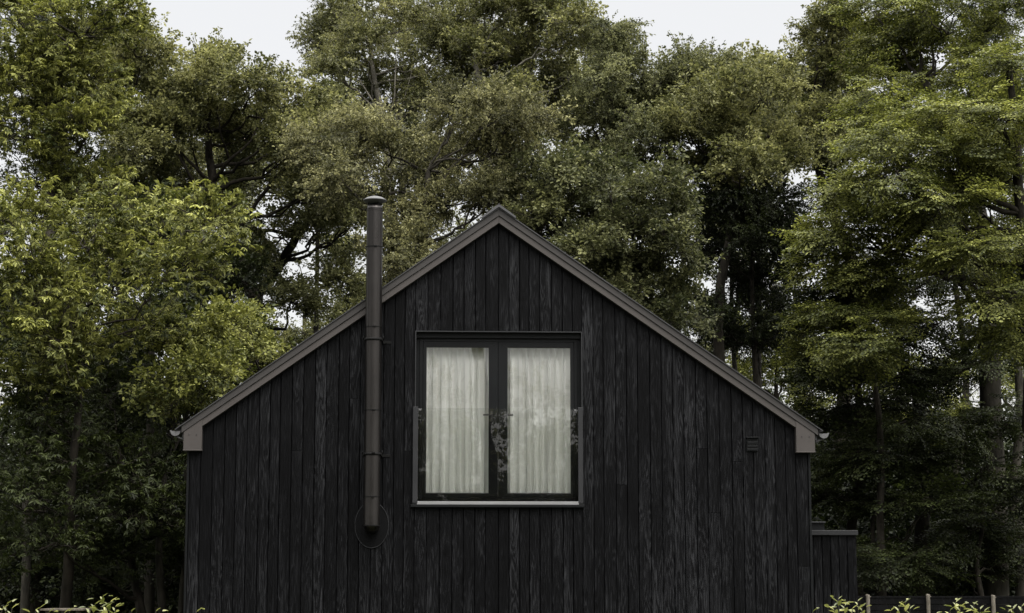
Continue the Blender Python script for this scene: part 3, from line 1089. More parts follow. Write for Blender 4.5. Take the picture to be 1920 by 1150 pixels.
def tree(name, label, Y, base_px, lobes, kind, leafmat, barkmat, seed, r0=.16, fork=.35, dens=1.0, spray=1.0,
         flat=.6, deep=1.4, cat='tree', group=None, limbs=None, tint0=.5, trunk_pts=None, up=.55, dy=0):
    """lobes: (px, py, rx_px, ry_px[, dY]) in photo pixels at depth Y"""
    g = np.random.default_rng(seed)
    s = ppm(Y)
    Ls = []
    for lb in lobes:
        lb = (lb[0], lb[1] + dy) + tuple(lb[2:])
        dY = lb[4] if len(lb) > 4 else float(g.uniform(-1, 1)) * 1.2
        c = np.array(at(lb[0], lb[1], Y + dY))
        k = s / ppm(Y + dY)
        Ls.append((c, max(.14, lb[2] / s * k - .24), max(.12, lb[3] / s * k - .24)))
    base = np.array(at(base_px, 1100, Y)); base[2] = 0
    zlow = min(c[2] - rz for c, rx, rz in Ls); ztop = max(c[2] + rz for c, rx, rz in Ls)
    cxm = np.mean([c for c, _, _ in Ls], axis=0)
    if trunk_pts:
        tp = [base] + [np.array(at(px, py, Y)) for px, py in trunk_pts]
        path = np.concatenate([wobble(a, b_, 7, .02, g)[:-1] for a, b_ in zip(tp, tp[1:])] + [tp[-1][None]])
    else:
        tip = np.array([base[0] * .4 + cxm[0] * .6, cxm[1], zlow + (ztop - zlow) * .62])
        path = wobble(base, tip, 14, .022, g)
    n = len(path)
    rads = r0 * (1 - .72 * np.linspace(0, 1, n) ** 1.1)
    rads[0] = r0 * 1.35
    V, Q = [], []
    off = 0

    def addtube(p, r, seg=7):
        nonlocal off
        v, q = np_tube(p, r, seg)
        V.append(v); Q.append(q + off); off += len(v)

    addtube(path, rads, 10)
    for pts, r_ in (limbs or []):
        pp = [np.array(at(a_, b_, Y - .5 * (q_ > 0))) for q_, (a_, b_) in enumerate(pts)]
        lp = np.concatenate([wobble(a_, b_, 5, .03, g)[:-1] for a_, b_ in zip(pp, pp[1:])] + [pp[-1][None]])
        addtube(lp, r_ * .62 * (1 - .75 * np.linspace(0, 1, len(lp))), 7)
    cpos, cdir, crad, ctone = [], [], [], []
    for c, rx, rz in Ls:
        # limb from the trunk to the lobe
        zj = np.clip(c[2] - .42 * np.linalg.norm(c[:2] - path[n // 2][:2]) - rz * .6, base[2] + fork * (path[-1][2]), path[-1][2])
        j = int(np.argmin(abs(path[:, 2] - zj)))
        limb = wobble(path[j], c, 9, .05, g, -.06)
        rl = min(rads[j] * .55, .022 + .018 * np.linalg.norm(c - path[j]) ** .8)
        addtube(limb, rl * (1 - .75 * np.linspace(0, 1, 9)), 6)
        # clumps over the lobe
        area = math.pi * (rx + .2) * (rz + .2)
        nc = max(6, int(area * 6.2 * dens))
        d = g.normal(0, 1, (nc, 3)); d[:, 2] = d[:, 2] + .22
        d /= np.linalg.norm(d, axis=1, keepdims=True)
        rr_ = g.uniform(.25, 1.0, (nc, 1)) ** .5
        cc = c + d * rr_ * np.array([rx, max(rx, .8) * deep, rz]) * np.where(g.random((nc, 1)) < .13, g.uniform(1.2, 1.65, (nc, 1)), g.uniform(.75, 1.1, (nc, 1)))
        for k in range(nc):
            i0 = g.integers(4, 9)
            if k % 2: continue
            br = wobble(limb[min(i0, 8)], cc[k], 6, .08, g, -.05)
            addtube(br, (.016 + .010 * rl / .08) * (1 - .8 * np.linspace(0, 1, 6)) + .002, 4)
        cpos.append(cc); cdir.append(d); crad.append(np.full(nc, .27) * g.uniform(.7, 1.3, nc))
        ctone.append(g.normal(0, .13, nc))
    cpos = np.concatenate(cpos); cdir = np.concatenate(cdir); crad = np.concatenate(crad); ctone = np.concatenate(ctone)
    ns = int(14 * spray)
    if kind == 'walnut': ns = int(11 * spray)
    if kind == 'beech': ns = int(11 * spray)
    if kind == 'fine': ns = int(14 * spray)
    rep = np.repeat(np.arange(len(cpos)), ns)
    dd = g.normal(0, 1, (len(rep), 3)); dd /= np.linalg.norm(dd, axis=1, keepdims=True)
    pos = cpos[rep] + dd * crad[rep][:, None] * np.array([1.1, 1.1, flat]) * g.uniform(.2, 1, (len(rep), 1))
    dirs = cdir[rep] * .8 + dd * .9
    dirs[:, 2] = dirs[:, 2] * (.25 if kind == 'beech' else .6) + (-.14 if kind == 'beech' else .12)
    ups = np.array([0, 0, 1.]) + g.normal(0, .24 if kind == 'beech' else .38, (len(rep), 3)) + cdir[rep] * (up * .5)
    sc_ = g.uniform(.65, 1.1, len(rep)) * .8
    LV, TI, TV = place_sprays(kind, pos, dirs, ups, sc_, g, tint0, clump_t=ctone[rep])
    ob = empty(name, base, label, cat, group)
    tw_q = (np.arange(len(TV) * 4).reshape(-1, 4)) + off
    V.append(TV.reshape(-1, 3)); Q.append(tw_q)
    tm = np_mesh('trunk', np.concatenate(V), np.concatenate(Q))
    tm.polygons.foreach_set('use_smooth', np.ones(len(tm.polygons), dtype=bool))
    link_mesh('trunk', tm, M[barkmat], ob)
    link_mesh('crown', leaves_mesh('crown', LV, TI), LEAF[leafmat], ob)
    STATS[0] += len(LV)
    return ob


STATS = [0]
exec_trees = True
WG = 'tall trees of the wood behind the house'

# ---- left edge
tree('walnut_tree', 'bright leafy tree with drooping narrow leaf clusters, lower left beside the house', 4.5, 118,
     [(120, 640, 70, 50, -1.2), (130, 560, 70, 50, -1.2), (50, 430, 100, 75), (180, 425, 110, 60), (300, 440, 85, 48), (385, 430, 38, 42), (70, 540, 115, 75), (225, 530, 110, 70), (330, 505, 60, 45), (50, 650, 90, 65), (170, 640, 105, 50),
      (265, 610, 70, 40), (80, 720, 80, 30)],
     'walnut', 'bright', 'bark', 11, r0=.10, dens=1.15, tint0=.55)
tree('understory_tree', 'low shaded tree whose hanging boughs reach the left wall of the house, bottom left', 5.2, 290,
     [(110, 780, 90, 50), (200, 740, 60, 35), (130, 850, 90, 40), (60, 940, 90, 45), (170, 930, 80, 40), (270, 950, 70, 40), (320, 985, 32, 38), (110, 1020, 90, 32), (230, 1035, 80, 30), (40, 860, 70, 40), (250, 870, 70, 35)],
     'walnut', 'dark', 'bark', 12, r0=.09, dens=1.2, tint0=.85, fork=.2)  # lower boughs use the shade-darkened leaf colour, fading towards the ground
tree('maple_sapling', 'small bright maple reaching over the left slope of the roof', 5.5, 283,
     [(345, 650, 55, 40), (420, 655, 70, 42), (480, 680, 45, 35), (390, 715, 60, 35), (330, 745, 45, 40), (440, 620, 40, 30)],
     'oak', 'bright', 'bark_grey', 13, r0=.075, dens=1.15, tint0=.5)
tree('chestnut_tree', 'tall bright green tree filling the top left corner', 8.5, 60,
     [(40, 40, 110, 80), (140, 60, 90, 75), (60, 150, 110, 75), (165, 170, 75, 70), (50, 250, 100, 70), (160, 270, 75, 60), (60, 340, 100, 55), (190, 355, 50, 35), (190, 20, 60, 50)],
     'walnut', 'bright', 'bark', 14, r0=.22, dens=1.25, tint0=.6, group=WG)
tree('oak_tree', 'dull green tree with a loose sprig on top, left of the domed oak', 13, 215,
     [(215, 60, 60, 55), (255, 110, 42, 60), (225, 190, 60, 60), (265, 235, 45, 45), (225, 320, 60, 50), (272, 35, 14, 16), (120, 100, 90, 90), (250, 380, 70, 50)],
     'oak', 'olive', 'bark', 15, r0=.18, dy=48, dens=1.1, tint0=.5, group=WG)
# ---- domed oak
tree('domed_oak_tree', 'domed oak with dark spreading limbs showing under its crown, upper left', 13, 470,
     [(330, 130, 55, 40), (405, 105, 60, 35), (480, 120, 65, 38), (555, 135, 60, 42), (610, 190, 55, 50), (310, 200, 40, 55), (380, 185, 75, 50), (470, 195, 80, 50), (560, 225, 70, 50),
      (320, 280, 45, 35), (600, 290, 60, 40), (395, 62, 8, 8)],
     'oak', 'olive', 'bark', 16, r0=.20, dy=55, dens=1.35, tint0=.5, trunk_pts=[(480, 700), (478, 560), (400, 355), (388, 230)], group=WG,
     limbs=[([(398, 352), (372, 320), (338, 285), (318, 215)], .075), ([(396, 345), (430, 300), (470, 265), (500, 200)], .07), ([(410, 335), (460, 300), (520, 262), (560, 205)], .065), ([(440, 440), (520, 330), (590, 270), (620, 225)], .075),
            ([(372, 320), (352, 250), (345, 190)], .04), ([(430, 300), (412, 245), (405, 185)], .045), ([(395, 300), (388, 250), (376, 200)], .045), ([(500, 275), (480, 220), (485, 170)], .03), ([(338, 285), (300, 268), (285, 240)], .03)])
tree('leaning_oak_tree', 'dark limbed tree leaning right above the left roof slope, sky showing through', 15, 500,
     [(620, 330, 50, 40), (560, 350, 55, 40), (480, 340, 60, 40), (370, 370, 70, 35), (610, 420, 55, 40), (520, 440, 55, 35), (430, 540, 50, 40), (655, 430, 40, 40), (640, 520, 45, 40), (560, 560, 50, 30), (470, 500, 50, 30)],
     'oak', 'grey', 'bark', 17, r0=.15, dens=.55, tint0=.7, trunk_pts=[(470, 700), (484, 553), (548, 460), (598, 373), (640, 300)], group=WG)
# ---- centre
tree('pale_limbed_tree', 'tall tree with pale slender limbs and sky gaps, above the flue', 17, 700,
     [(625, 15, 40, 45), (610, 70, 28, 32), (690, 20, 55, 50), (680, 90, 48, 35), (760, 50, 60, 50), (760, 120, 55, 45), (830, 20, 55, 50), (840, 100, 50, 50), (800, 180, 50, 40), (625, 135, 26, 20)],
     'fine', 'olive', 'bark_pale', 18, r0=.13, dens=.85, tint0=.5, trunk_pts=[(735, 500), (725, 270), (700, 140), (690, 60)], group=WG,
     limbs=[([(722, 262), (705, 200), (668, 140), (648, 92)], .045), ([(735, 250), (757, 190), (775, 120)], .04), ([(700, 190), (690, 130), (694, 90)], .03), ([(745, 240), (790, 195), (812, 170)], .03), ([(725, 270), (740, 180), (745, 60)], .045)])
tree('pale_limbed_tree', 'second pale stemmed tree just right of the flue top, mostly hidden by brownish foliage', 18.5, 780,
     [(720, 190, 60, 40), (800, 260, 60, 40), (880, 190, 60, 50), (640, 230, 50, 40)],
     'fine', 'grey', 'bark_pale', 19, r0=.10, dens=.8, trunk_pts=[(760, 400), (745, 200), (735, 120)], group=WG)
tree('hornbeam_tree', 'brownish green tree with arching feathery boughs directly above the flue and gable', 10, 800,
     [(600, 265, 50, 40), (670, 250, 60, 45), (640, 335, 60, 45), (735, 300, 70, 50), (850, 210, 55, 35), (920, 215, 55, 35), (985, 215, 35, 25), (830, 290, 70, 50), (930, 290, 65, 50), (750, 385, 70, 45),
      (850, 375, 70, 45), (760, 460, 50, 35), (930, 375, 60, 35), (770, 500, 40, 25)],
     'fine', 'brown', 'bark_grey', 20, r0=.17, dens=1.3, tint0=.52, group=WG,
     limbs=[([(745, 345), (735, 330), (700, 314), (682, 320)], .018), ([(745, 345), (757, 318), (775, 300)], .016), ([(672, 372), (655, 340), (630, 312)], .022), ([(760, 470), (850, 310), (930, 250)], .05), ([(915, 355), (905, 330), (900, 300)], .015), ([(560, 340), (600, 300), (640, 260)], .03)])
tree('ash_tree', 'tall dull green tree rising out of the frame above the ridge', 16, 960,
     [(905, 40, 50, 55), (960, 20, 60, 50), (1020, 35, 60, 55), (1075, 55, 40, 45), (930, 120, 60, 50), (1010, 125, 65, 55), (1070, 145, 50, 50), (960, 195, 55, 40), (1030, 215, 60, 45), (880, 110, 40, 50)],
     'oak', 'olive', 'bark_pale', 21, r0=.18, dens=1.15, tint0=.45, trunk_pts=[(950, 400), (920, 250), (890, 110)], group=WG)
tree('elm_tree', 'tall tree with spiky twig tips against the sky, right of the ridge', 14.5, 1150,
     [(1140, 15, 30, 32), (1165, 75, 48, 42), (1120, 110, 45, 50), (1225, 105, 50, 35), (1285, 90, 28, 16), (1255, 130, 50, 30), (1175, 160, 65, 45), (1110, 200, 60, 50), (1200, 230, 65, 45), (1130, 280, 60, 40), (1320, 110, 14, 14)],
     'fine', 'grey', 'bark_grey', 22, r0=.17, dy=42, dens=1.35, tint0=.55, group=WG)
tree('thicket_tree', 'dark bushy tree close behind the right slope of the roof', 9, 1130,
     [(1000, 345, 65, 45), (1070, 330, 65, 50), (1150, 350, 65, 50), (1220, 370, 60, 45), (1020, 420, 50, 35), (1100, 430, 75, 50), (1190, 450, 75, 50), (1260, 470, 50, 50), (1160, 520, 70, 40), (1230, 550, 65, 45),
      (1080, 490, 40, 30), (1260, 610, 60, 40), (1190, 560, 50, 30)],
     'oak', 'grey', 'bark', 23, r0=.16, dens=1.25, tint0=.35, group=WG)
# ---- right
tree('domed_ash_tree', 'pale domed tree with a dark shaded underside, right of centre', 12.5, 1370,
     [(1300, 170, 60, 40), (1370, 150, 60, 42), (1430, 160, 55, 40), (1290, 235, 60, 45), (1370, 225, 70, 50), (1440, 230, 55, 45), (1310, 300, 55, 35), (1390, 300, 60, 35), (1455, 290, 45, 40)],
     'oak', 'olive', 'bark', 24, r0=.18, dy=25, dens=1.25, tint0=.6, group=WG)
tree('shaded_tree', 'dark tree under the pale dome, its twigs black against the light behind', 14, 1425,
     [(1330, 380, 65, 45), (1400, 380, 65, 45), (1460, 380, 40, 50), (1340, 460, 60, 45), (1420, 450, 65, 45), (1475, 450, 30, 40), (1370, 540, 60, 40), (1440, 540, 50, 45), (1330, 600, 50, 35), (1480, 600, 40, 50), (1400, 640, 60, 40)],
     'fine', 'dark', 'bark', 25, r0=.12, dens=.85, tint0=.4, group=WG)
tree('lime_tree', 'rounded olive green tree against the sky between the two gaps of the skyline', 16.5, 1560,
     [(1545, -12, 45, 35), (1590, -50, 50, 45), (1395, 80, 40, 22), (1450, 75, 48, 28), (1510, 50, 50, 38), (1560, 70, 50, 45), (1500, 120, 60, 45), (1570, 145, 60, 50), (1620, 90, 50, 50), (1530, 200, 55, 45), (1600, 220, 55, 45), (1480, 180, 40, 40), (1570, 290, 40, 35)],
     'oak', 'olive', 'bark', 26, r0=.17, dy=72, dens=1.0, tint0=.55, trunk_pts=[(1600, 500), (1560, 400), (1535, 320), (1520, 200)], group=WG)
tree('tall_beech_tree', 'tallest tree on the right, grey trunk near the right edge, crown leaving the frame', 10.5, 1868,
     [(1640, 20, 60, 45), (1710, 15, 65, 50), (1790, 25, 75, 60), (1880, 30, 75, 70), (1680, 90, 65, 50), (1760, 110, 75, 55), (1850, 130, 75, 60), (1650, 170, 55, 45), (1720, 190, 65, 50), (1810, 210, 70, 55), (1900, 220, 65, 65), (1650, 250, 45, 40), (1880, 310, 70, 55)],
     'beech', 'yellow', 'bark_grey', 27, r0=.23, dens=1.3, tint0=.42, trunk_pts=[(1856, 700), (1845, 450), (1800, 250), (1730, 150)], group=WG)
tree('beech_tree', 'nearer beech with layered bright sprays reaching left across the sky gap, right side', 6.5, 1950,
     [(1560, 425, 55, 22), (1620, 430, 60, 28), (1690, 400, 65, 34), (1760, 370, 70, 38), (1680, 320, 60, 34), (1750, 290, 65, 38), (1840, 400, 70, 40), (1620, 480, 55, 25), (1800, 300, 60, 40),
      (1880, 340, 60, 45), (1900, 470, 60, 45), (1740, 440, 60, 30), (1600, 345, 34, 20), (1860, 560, 60, 34), (1720, 220, 60, 34), (1800, 220, 65, 34), (1880, 230, 65, 40), (1650, 265, 45, 28), (1900, 130, 60, 50), (1820, 470, 60, 30), (1910, 620, 50, 40)],
     'beech', 'yellow', 'bark', 28, r0=.17, dens=1.3, tint0=.5, flat=.5, trunk_pts=[(1935, 700), (1915, 400), (1890, 100)], deep=1.1)
tree('young_beech_tree', 'young beech with bright flat sprays just right of the roof slope, below the big beech', 7.5, 1655,
     [(1560, 490, 50, 22), (1620, 520, 50, 25), (1575, 590, 50, 24), (1640, 605, 55, 26), (1600, 650, 50, 24), (1545, 640, 30, 24)],
     'beech', 'yellow', 'bark', 128, r0=.08, dens=1.2, tint0=.42, flat=.5, deep=1.1, trunk_pts=[(1650, 800), (1620, 560)])
tree('forked_tree', 'forked dark tree whose two limbs spread before the light gap, right of the annex', 10.5, 1728,
     [(1650, 640, 50, 40), (1770, 600, 60, 35), (1820, 480, 50, 40), (1690, 700, 60, 35), (1800, 690, 60, 35), (1630, 560, 35, 30), (1880, 640, 50, 50), (1760, 520, 35, 22)],
     'beech', 'dark', 'bark', 29, r0=.15, dens=.8, tint0=.6, trunk_pts=[(1728, 900), (1722, 740), (1690, 680), (1665, 560), (1675, 500)])
tree('slim_dark_tree', 'slim dark straight tree just right of the roof end', 9.5, 1612,
     [(1560, 560, 40, 40), (1620, 530, 30, 30), (1570, 680, 50, 30), (1640, 760, 60, 40), (1560, 770, 40, 40)],
     'beech', 'dark', 'bark', 30, r0=.11, dens=1.0, tint0=.6, trunk_pts=[(1610, 800), (1606, 500)])
print('LEAVES so far', STATS)

# ---- shaded understory right, left and centre
US = 'shaded understory trees at the foot of the wood'
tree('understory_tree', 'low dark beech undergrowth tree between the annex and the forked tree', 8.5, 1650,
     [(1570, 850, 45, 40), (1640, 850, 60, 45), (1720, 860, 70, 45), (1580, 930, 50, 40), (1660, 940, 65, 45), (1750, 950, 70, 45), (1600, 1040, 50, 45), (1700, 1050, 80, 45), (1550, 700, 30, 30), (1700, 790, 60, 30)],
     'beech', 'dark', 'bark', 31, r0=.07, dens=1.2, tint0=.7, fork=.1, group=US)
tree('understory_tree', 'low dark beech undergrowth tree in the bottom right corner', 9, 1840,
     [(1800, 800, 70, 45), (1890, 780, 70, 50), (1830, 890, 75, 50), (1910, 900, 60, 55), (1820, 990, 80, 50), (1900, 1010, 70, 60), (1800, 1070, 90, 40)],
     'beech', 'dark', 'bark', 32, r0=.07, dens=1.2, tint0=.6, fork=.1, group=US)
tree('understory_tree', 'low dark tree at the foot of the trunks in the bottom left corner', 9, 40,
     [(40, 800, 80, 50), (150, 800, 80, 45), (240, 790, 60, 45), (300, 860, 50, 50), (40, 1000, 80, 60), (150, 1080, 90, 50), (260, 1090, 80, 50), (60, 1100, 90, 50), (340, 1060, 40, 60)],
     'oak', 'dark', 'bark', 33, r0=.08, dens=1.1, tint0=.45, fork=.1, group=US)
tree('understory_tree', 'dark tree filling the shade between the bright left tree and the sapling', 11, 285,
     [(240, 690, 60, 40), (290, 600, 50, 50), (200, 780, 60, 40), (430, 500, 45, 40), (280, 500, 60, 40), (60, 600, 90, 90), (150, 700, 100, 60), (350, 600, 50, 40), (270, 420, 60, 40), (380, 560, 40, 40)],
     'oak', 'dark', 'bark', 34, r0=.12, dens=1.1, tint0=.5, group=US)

# ---- trees of the far side of the wood; shade-dark leaves deepen its interior
FG = 'trees on the far side of the wood'
far = [
    ('slim tree far back in the wood, glowing yellow green right of the roof end', 1450, [(1400, 700, 60, 40), (1480, 700, 60, 40), (1440, 620, 60, 40), (1530, 740, 50, 40), (1500, 640, 50, 35)], 'yellow'),
    ('sunny leaves far back in the wood behind the forked tree', 1720, [(1620, 720, 60, 45), (1700, 720, 60, 45), (1790, 720, 60, 45), (1660, 800, 60, 40), (1760, 800, 60, 40), (1870, 700, 50, 45)], 'yellow'),
    ('leafy tree far back in the wood behind the leaning oak', 560, [(520, 640, 60, 35), (600, 620, 50, 35), (650, 470, 40, 30), (660, 600, 40, 40), (440, 620, 50, 40)], 'olive'),
    ('leafy tree far back in the wood seen left under the domed oak', 300, [(380, 290, 60, 40), (450, 270, 60, 40), (430, 340, 60, 40), (520, 300, 50, 40), (330, 230, 50, 40), (280, 300, 60, 40), (340, 340, 60, 40), (290, 400, 60, 40), (380, 420, 50, 35), (440, 400, 50, 35)], 'olive'),
    ('leafy tree far back in the wood under the pale dome', 1350, [(1300, 420, 70, 50), (1370, 470, 60, 50), (1300, 540, 60, 50), (1340, 640, 50, 40), (1450, 520, 50, 50)], 'grey'),
    ('leafy tree far back in the wood above the ridge of the house', 900, [(900, 330, 90, 60), (1000, 300, 90, 60), (820, 430, 80, 50), (1060, 420, 80, 60), (700, 560, 60, 40), (1140, 560, 70, 50), (900, 250, 80, 50), (1150, 300, 80, 60)], 'grey'),
    ('shade darkened tree far back in the wood, seen through the top left corner', 90, [(30, 60, 90, 70), (120, 60, 90, 70), (40, 180, 90, 70), (150, 190, 80, 70), (40, 300, 90, 70), (160, 310, 80, 60), (210, 110, 50, 50)], 'dark'),
    ('shade darkened tree far back in the wood, behind the bright lower left tree', 100, [(40, 420, 90, 60), (140, 420, 90, 60), (240, 430, 80, 50), (40, 540, 90, 60), (150, 540, 90, 60), (60, 660, 90, 60), (190, 660, 90, 60), (80, 780, 90, 60), (240, 760, 90, 60)], 'dark'),
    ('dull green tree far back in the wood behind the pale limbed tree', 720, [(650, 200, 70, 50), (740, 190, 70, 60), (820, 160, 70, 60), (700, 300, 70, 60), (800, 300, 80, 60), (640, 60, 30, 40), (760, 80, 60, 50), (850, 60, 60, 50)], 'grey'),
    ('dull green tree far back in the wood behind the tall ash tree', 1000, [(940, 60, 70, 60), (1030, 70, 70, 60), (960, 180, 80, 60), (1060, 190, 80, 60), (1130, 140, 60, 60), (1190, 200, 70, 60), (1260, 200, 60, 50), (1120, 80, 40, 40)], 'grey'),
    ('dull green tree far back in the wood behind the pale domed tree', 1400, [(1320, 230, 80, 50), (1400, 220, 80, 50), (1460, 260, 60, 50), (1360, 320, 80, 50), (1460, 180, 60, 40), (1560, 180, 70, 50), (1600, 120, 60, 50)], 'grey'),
    ('shade darkened tree far back in the wood behind the tall beech', 1800, [(1680, 60, 80, 60), (1780, 60, 80, 60), (1880, 60, 80, 60), (1660, 160, 80, 60), (1780, 170, 80, 60), (1890, 180, 80, 60), (1720, 270, 80, 50), (1850, 290, 80, 60), (1800, 390, 80, 50), (1900, 420, 60, 60), (1640, 260, 50, 40), (1880, 540, 60, 60)], 'dark'),
]
for i, (lab, bx, lb, mt) in enumerate(far):
    tree('far_tree', lab, 24 + (i % 3) * 2, bx, lb, 'oak', mt, 'bark', 50 + i, r0=.14, dens=.36, tint0=.5, group=FG)
print('LEAVES', STATS)

# ---- plain background trunks seen in the shade
def bare_trunk(px, ptop, Y, r, lean, seed, label, mat='bark_grey'):
    g = np.random.default_rng(seed)
    a = np.array(at(px, 1100, Y)); a[2] = 0
    b_ = np.array(at(px + lean, ptop, Y))
    p = wobble(a, b_, 14, .012, g)
    V, Q = [], []
    v, q = np_tube(p, r * (1 - .5 * np.linspace(0, 1, 14)), 10); V.append(v); Q.append(q); off = len(v)
    for k in range(6):
        i = int(g.integers(6, 13))
        e = p[i] + np.array([g.normal(0, .8), g.normal(0, .5), g.uniform(.5, 1.4)])
        v, q = np_tube(wobble(p[i], e, 7, .06, g), r * .25 * (1 - .8 * np.linspace(0, 1, 7)), 5); V.append(v); Q.append(q + off); off += len(v)
    ob = empty('woodland_tree', a, label, 'tree', 'bare lower trunks in the shade of the wood')
    tm = np_mesh('trunk', np.concatenate(V), np.concatenate(Q))
    link_mesh('trunk', tm, M[mat], ob)
    # crown at the top
    n = 60
    d = g.normal(0, 1, (n, 3)); d /= np.linalg.norm(d, axis=1, keepdims=True)
    pos = p[-1] + d * np.array([.8, .8, .8]) * g.uniform(.2, 1, (n, 1))
    LV, TI, TV = place_sprays('oak', pos, d + [0, 0, .2], np.array([0, 0, 1.]) + g.normal(0, .3, (n, 3)), g.uniform(.7, 1, n), g, .4)
    link_mesh('crown', leaves_mesh('crown', LV, TI), LEAF['dark'], ob)
    return ob


for i, a in enumerate([
    (51, 650, 7.5, .085, 6, 'pale thin trunk in the shade at the far left'),
    (283, 560, 8, .10, 2, 'grey trunk in the shade midway between left edge and house'),
    (210, 720, 12, .07, -8, 'thin trunk in the shade left of the grey trunk'),
    (346, 700, 7.0, .07, 4, 'pale trunk showing just off the left corner of the house'),
    (1425, 420, 15, .09, -4, 'thin straight trunk behind the right roof slope'),
    (1370, 430, 16, .08, 4, 'thin trunk left of the straight trunk behind the right roof slope'),
    (590, 380, 17, .08, 6, 'upright thin trunk behind the left roof slope'),
    (1909, 560, 11, .13, -2, 'thick grey trunk cut by the right edge'),
]):
    bare_trunk(a[0], a[1], a[2], a[3], a[4], 70 + i, a[5])


# ---- hedges in the foreground with pale shoots
def hedge(x0p, x1p, Y, label, seed, tips, topz):
    g = np.random.default_rng(seed)
    xa, xb = at(x0p, 1150, Y).x, at(x1p, 1150, Y).x
    n = int((xb - xa) * 260)
    pos = np.stack([g.uniform(xa, xb, n), Y + g.uniform(-.3, .35, n), g.uniform(.05, 1, n) ** .6 * (topz - .06)], -1)
    d = g.normal(0, 1, (n, 3)); d[:, 2] = abs(d[:, 2]) * .6
    LV, TI, TV = place_sprays('fine', pos, d, np.array([0, 0, 1.]) + g.normal(0, .4, (n, 3)), g.uniform(.3, .42, n), g, .15)
    ob = empty('hedge', ((xa + xb) / 2, Y, 0), label, 'hedge', 'clipped hedge in the foreground')
    LVs, TIs, VV, QQ = [LV], [TI], [], []
    off = 0
    for (px, py, sp, nl) in tips:
        tip = np.array(at(px, py, Y + g.uniform(-.15, .15)))
        root = tip + np.array([g.normal(0, .03), g.normal(0, .03), -.42])
        p = wobble(root, tip, 9, .03, g)
        v, q = np_tube(p, .004 * (1 - .6 * np.linspace(0, 1, 9)), 5); VV.append(v); QQ.append(q + off); off += len(v)
        base = leaf_shape(.062, .024, .16, .12)
        P, X, Z, S = [], [], [], []
        for i in range(nl):
            u = 1 - (i / nl) ** 1.1 * .62
            an = i * 2.4 + g.normal(0, .3)
            o = p[0] + (p[-1] - p[0]) * u
            rise = .9 if i < 3 else g.uniform(.1, .6)
            X.append([math.cos(an) * sp, math.sin(an) * sp * .8, rise]); Z.append([-math.cos(an) * .6 * rise, -math.sin(an) * .6 * rise, 1])
            P.append(o); S.append(g.uniform(.75, 1.15) * (.7 if i < 2 else 1))
            # second leaf on a side stalk
            if g.random() < .75:
                P.append(o + np.array([math.cos(an + 1) * .045, math.sin(an + 1) * .03, g.uniform(0, .03)])); X.append([math.cos(an + 1.3), math.sin(an + 1.3), g.uniform(-.1, .6)])
                Z.append([g.normal(0, .3), g.normal(0, .3), 1]); S.append(g.uniform(.6, 1))
        Rm = rot_from(np.array(X), np.array(Z))
        lv = np.einsum('nij,kj->nki', Rm, base) * np.array(S)[:, None, None] + np.array(P)[:, None, :]
        LVs.append(lv); TIs.append(np.clip(g.normal(.45, .2, len(lv)), 0, 1))
    LV = np.concatenate(LVs); TI = np.concatenate(TIs)
    link_mesh('leaves', leaves_mesh('leaves', LV, TI), LEAF['hedge'], ob)
    VV.append(TV.reshape(-1, 3)); QQ.append(np.arange(len(TV) * 4).reshape(-1, 4) + off)
    link_mesh('stem', np_mesh('stem', np.concatenate(VV), np.concatenate(QQ)), M['bark_grey'], ob)


HY = -13.6
tipsL = [(12, 1134, 1, 6), (22, 1141, 1, 6), (4, 1143, 1, 5), (75, 1140, 1, 7), (66, 1146, 1, 5), (92, 1148, 1, 4), (130, 1146, 1, 5), (120, 1150, 1, 4),
         (192, 1120, 1, 12), (206, 1130, 1, 10), (178, 1134, 1, 10), (216, 1138, 1, 9), (168, 1142, 1, 8), (198, 1140, 1, 9), (246, 1147, 1, 5), (292, 1147, 1, 5), (368, 1148, 1, 4)]
tipsR = [(1572, 1124, 1, 11), (1584, 1136, 1, 10), (1564, 1138, 1, 9), (1608, 1128, 1, 9), (1616, 1138, 1, 9), (1598, 1142, 1, 8), (1523, 1148, 1, 4), (1697, 1130, 1, 9), (1686, 1138, 1, 8), (1706, 1142, 1, 8), (1670, 1146, 1, 6),
         (1792, 1130, 1, 10), (1801, 1138, 1, 8), (1781, 1145, 1, 7), (1826, 1134, 1, 8), (1838, 1143, 1, 8), (1845, 1147, 1, 7), (1900, 1142, 1, 8), (1915, 1138, 1, 8), (1890, 1148, 1, 6)]
hz_top = at(960, 1158, HY).z
hedge(-60, 400, HY, 'hedge of small pale leaved shoots at the bottom left edge of the photo', 81, tipsL, hz_top - .20)
hedge(1510, 1990, HY, 'hedge of small pale leaved shoots at the bottom right edge, before the garden fence', 82, tipsR, hz_top - .20)

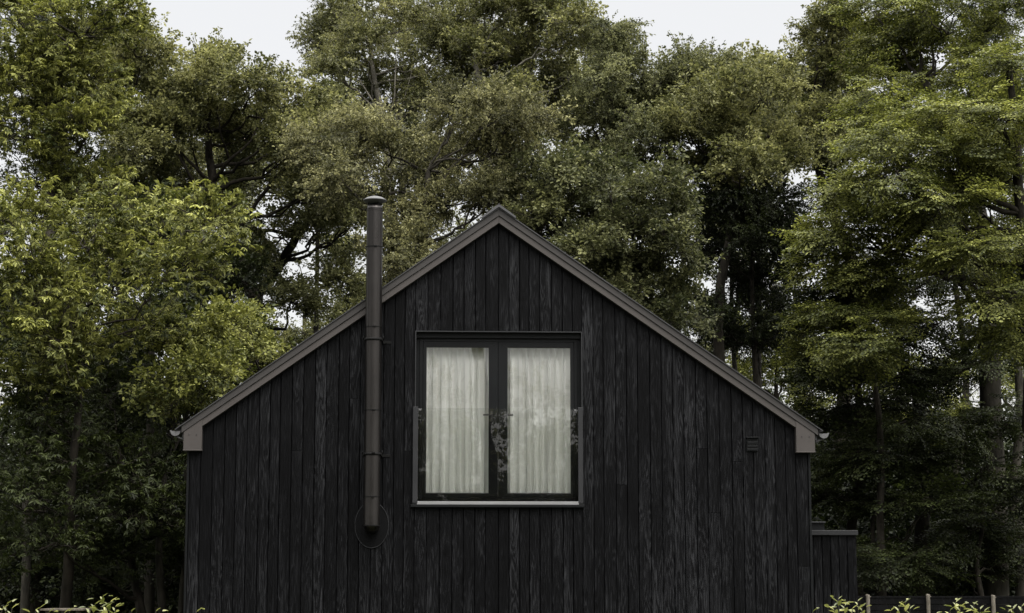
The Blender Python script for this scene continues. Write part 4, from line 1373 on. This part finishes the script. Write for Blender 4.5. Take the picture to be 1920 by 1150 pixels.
# ---- undergrowth that closes the foot of the wood, and the mass of wood far behind
g = np.random.default_rng(99)
def mass(name, label, x0, x1, y0, y1, z0, z1, n, kind, mat, scale, tint, edge=.5):
    pos = np.stack([g.uniform(x0, x1, n), g.uniform(y0, y1, n), z0 + g.random(n) * (z1 - z0) * (1 - edge * g.random(n))], -1)
    d = g.normal(0, 1, (n, 3)); d[:, 2] = abs(d[:, 2]) * .5
    LV, TI, TV = place_sprays(kind, pos, d, np.array([0, 0, 1.]) + g.normal(0, .4, (n, 3)), g.uniform(.8, 1.2, n) * scale, g, tint)
    STATS[0] += len(LV)
    return tag(link_mesh(name, leaves_mesh(name, LV, TI), LEAF[mat]), label, 'undergrowth', kind='stuff')


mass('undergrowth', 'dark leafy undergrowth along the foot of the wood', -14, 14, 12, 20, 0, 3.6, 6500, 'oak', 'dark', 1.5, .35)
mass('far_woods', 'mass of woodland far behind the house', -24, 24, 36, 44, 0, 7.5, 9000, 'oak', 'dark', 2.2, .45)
print('LEAVES', STATS)


# ---- unseen trees added outside the frame to shade the wall and mirror in the panes
def copy_tree(o, loc, rz, s, label, group):
    c = o.copy(); COL.objects.link(c)
    for ch in o.children:
        d = ch.copy(); COL.objects.link(d); d.parent = c
    c.location = loc; c.rotation_euler = (0, 0, rz); c.scale = (s, s, s)
    c['label'] = label; c['group'] = group
    return c


protos = [o for o in bpy.data.objects if o.parent is None and o.name.startswith(('chestnut_tree', 'domed_ash', 'lime_tree', 'thicket_tree', 'hornbeam'))]
BG = 'unseen trees on the camera side of the house, added for shade and reflections'
rr = random.Random(21)
k = 0
for (x, y, s) in [(-13, -36, 1.5), (-8, -38, 1.4), (-3.5, -40, 1.5), (1.5, -38, 1.4), (6.5, -40, 1.5), (11, -37, 1.5), (16, -33, 1.5), (-17, -30, 1.5), (-10.5, -21, 1.15), (-10, -14, 1.1), (-10.5, -7, 1.1), (12, -23, 1.15), (12.5, -14, 1.0), (19, -26, 1.3), (-10.2, -1.0, .95), (10.8, -7, 1.0), (10.6, 0.5, .9)]:
    copy_tree(protos[k % len(protos)], (x, y, 0), rr.uniform(0, 6.28), s, 'unseen broad leaved tree added outside the frame for shade and reflections', BG)
    k += 1
mass('undergrowth', 'unseen leafy mass added behind the camera to darken the window reflections', -20, 20, -42, -38, 0, 8.8, 4400, 'oak', 'olive', 2.0, .4, .75)  # added out of view so panes and frames mirror leaves, not bright sky
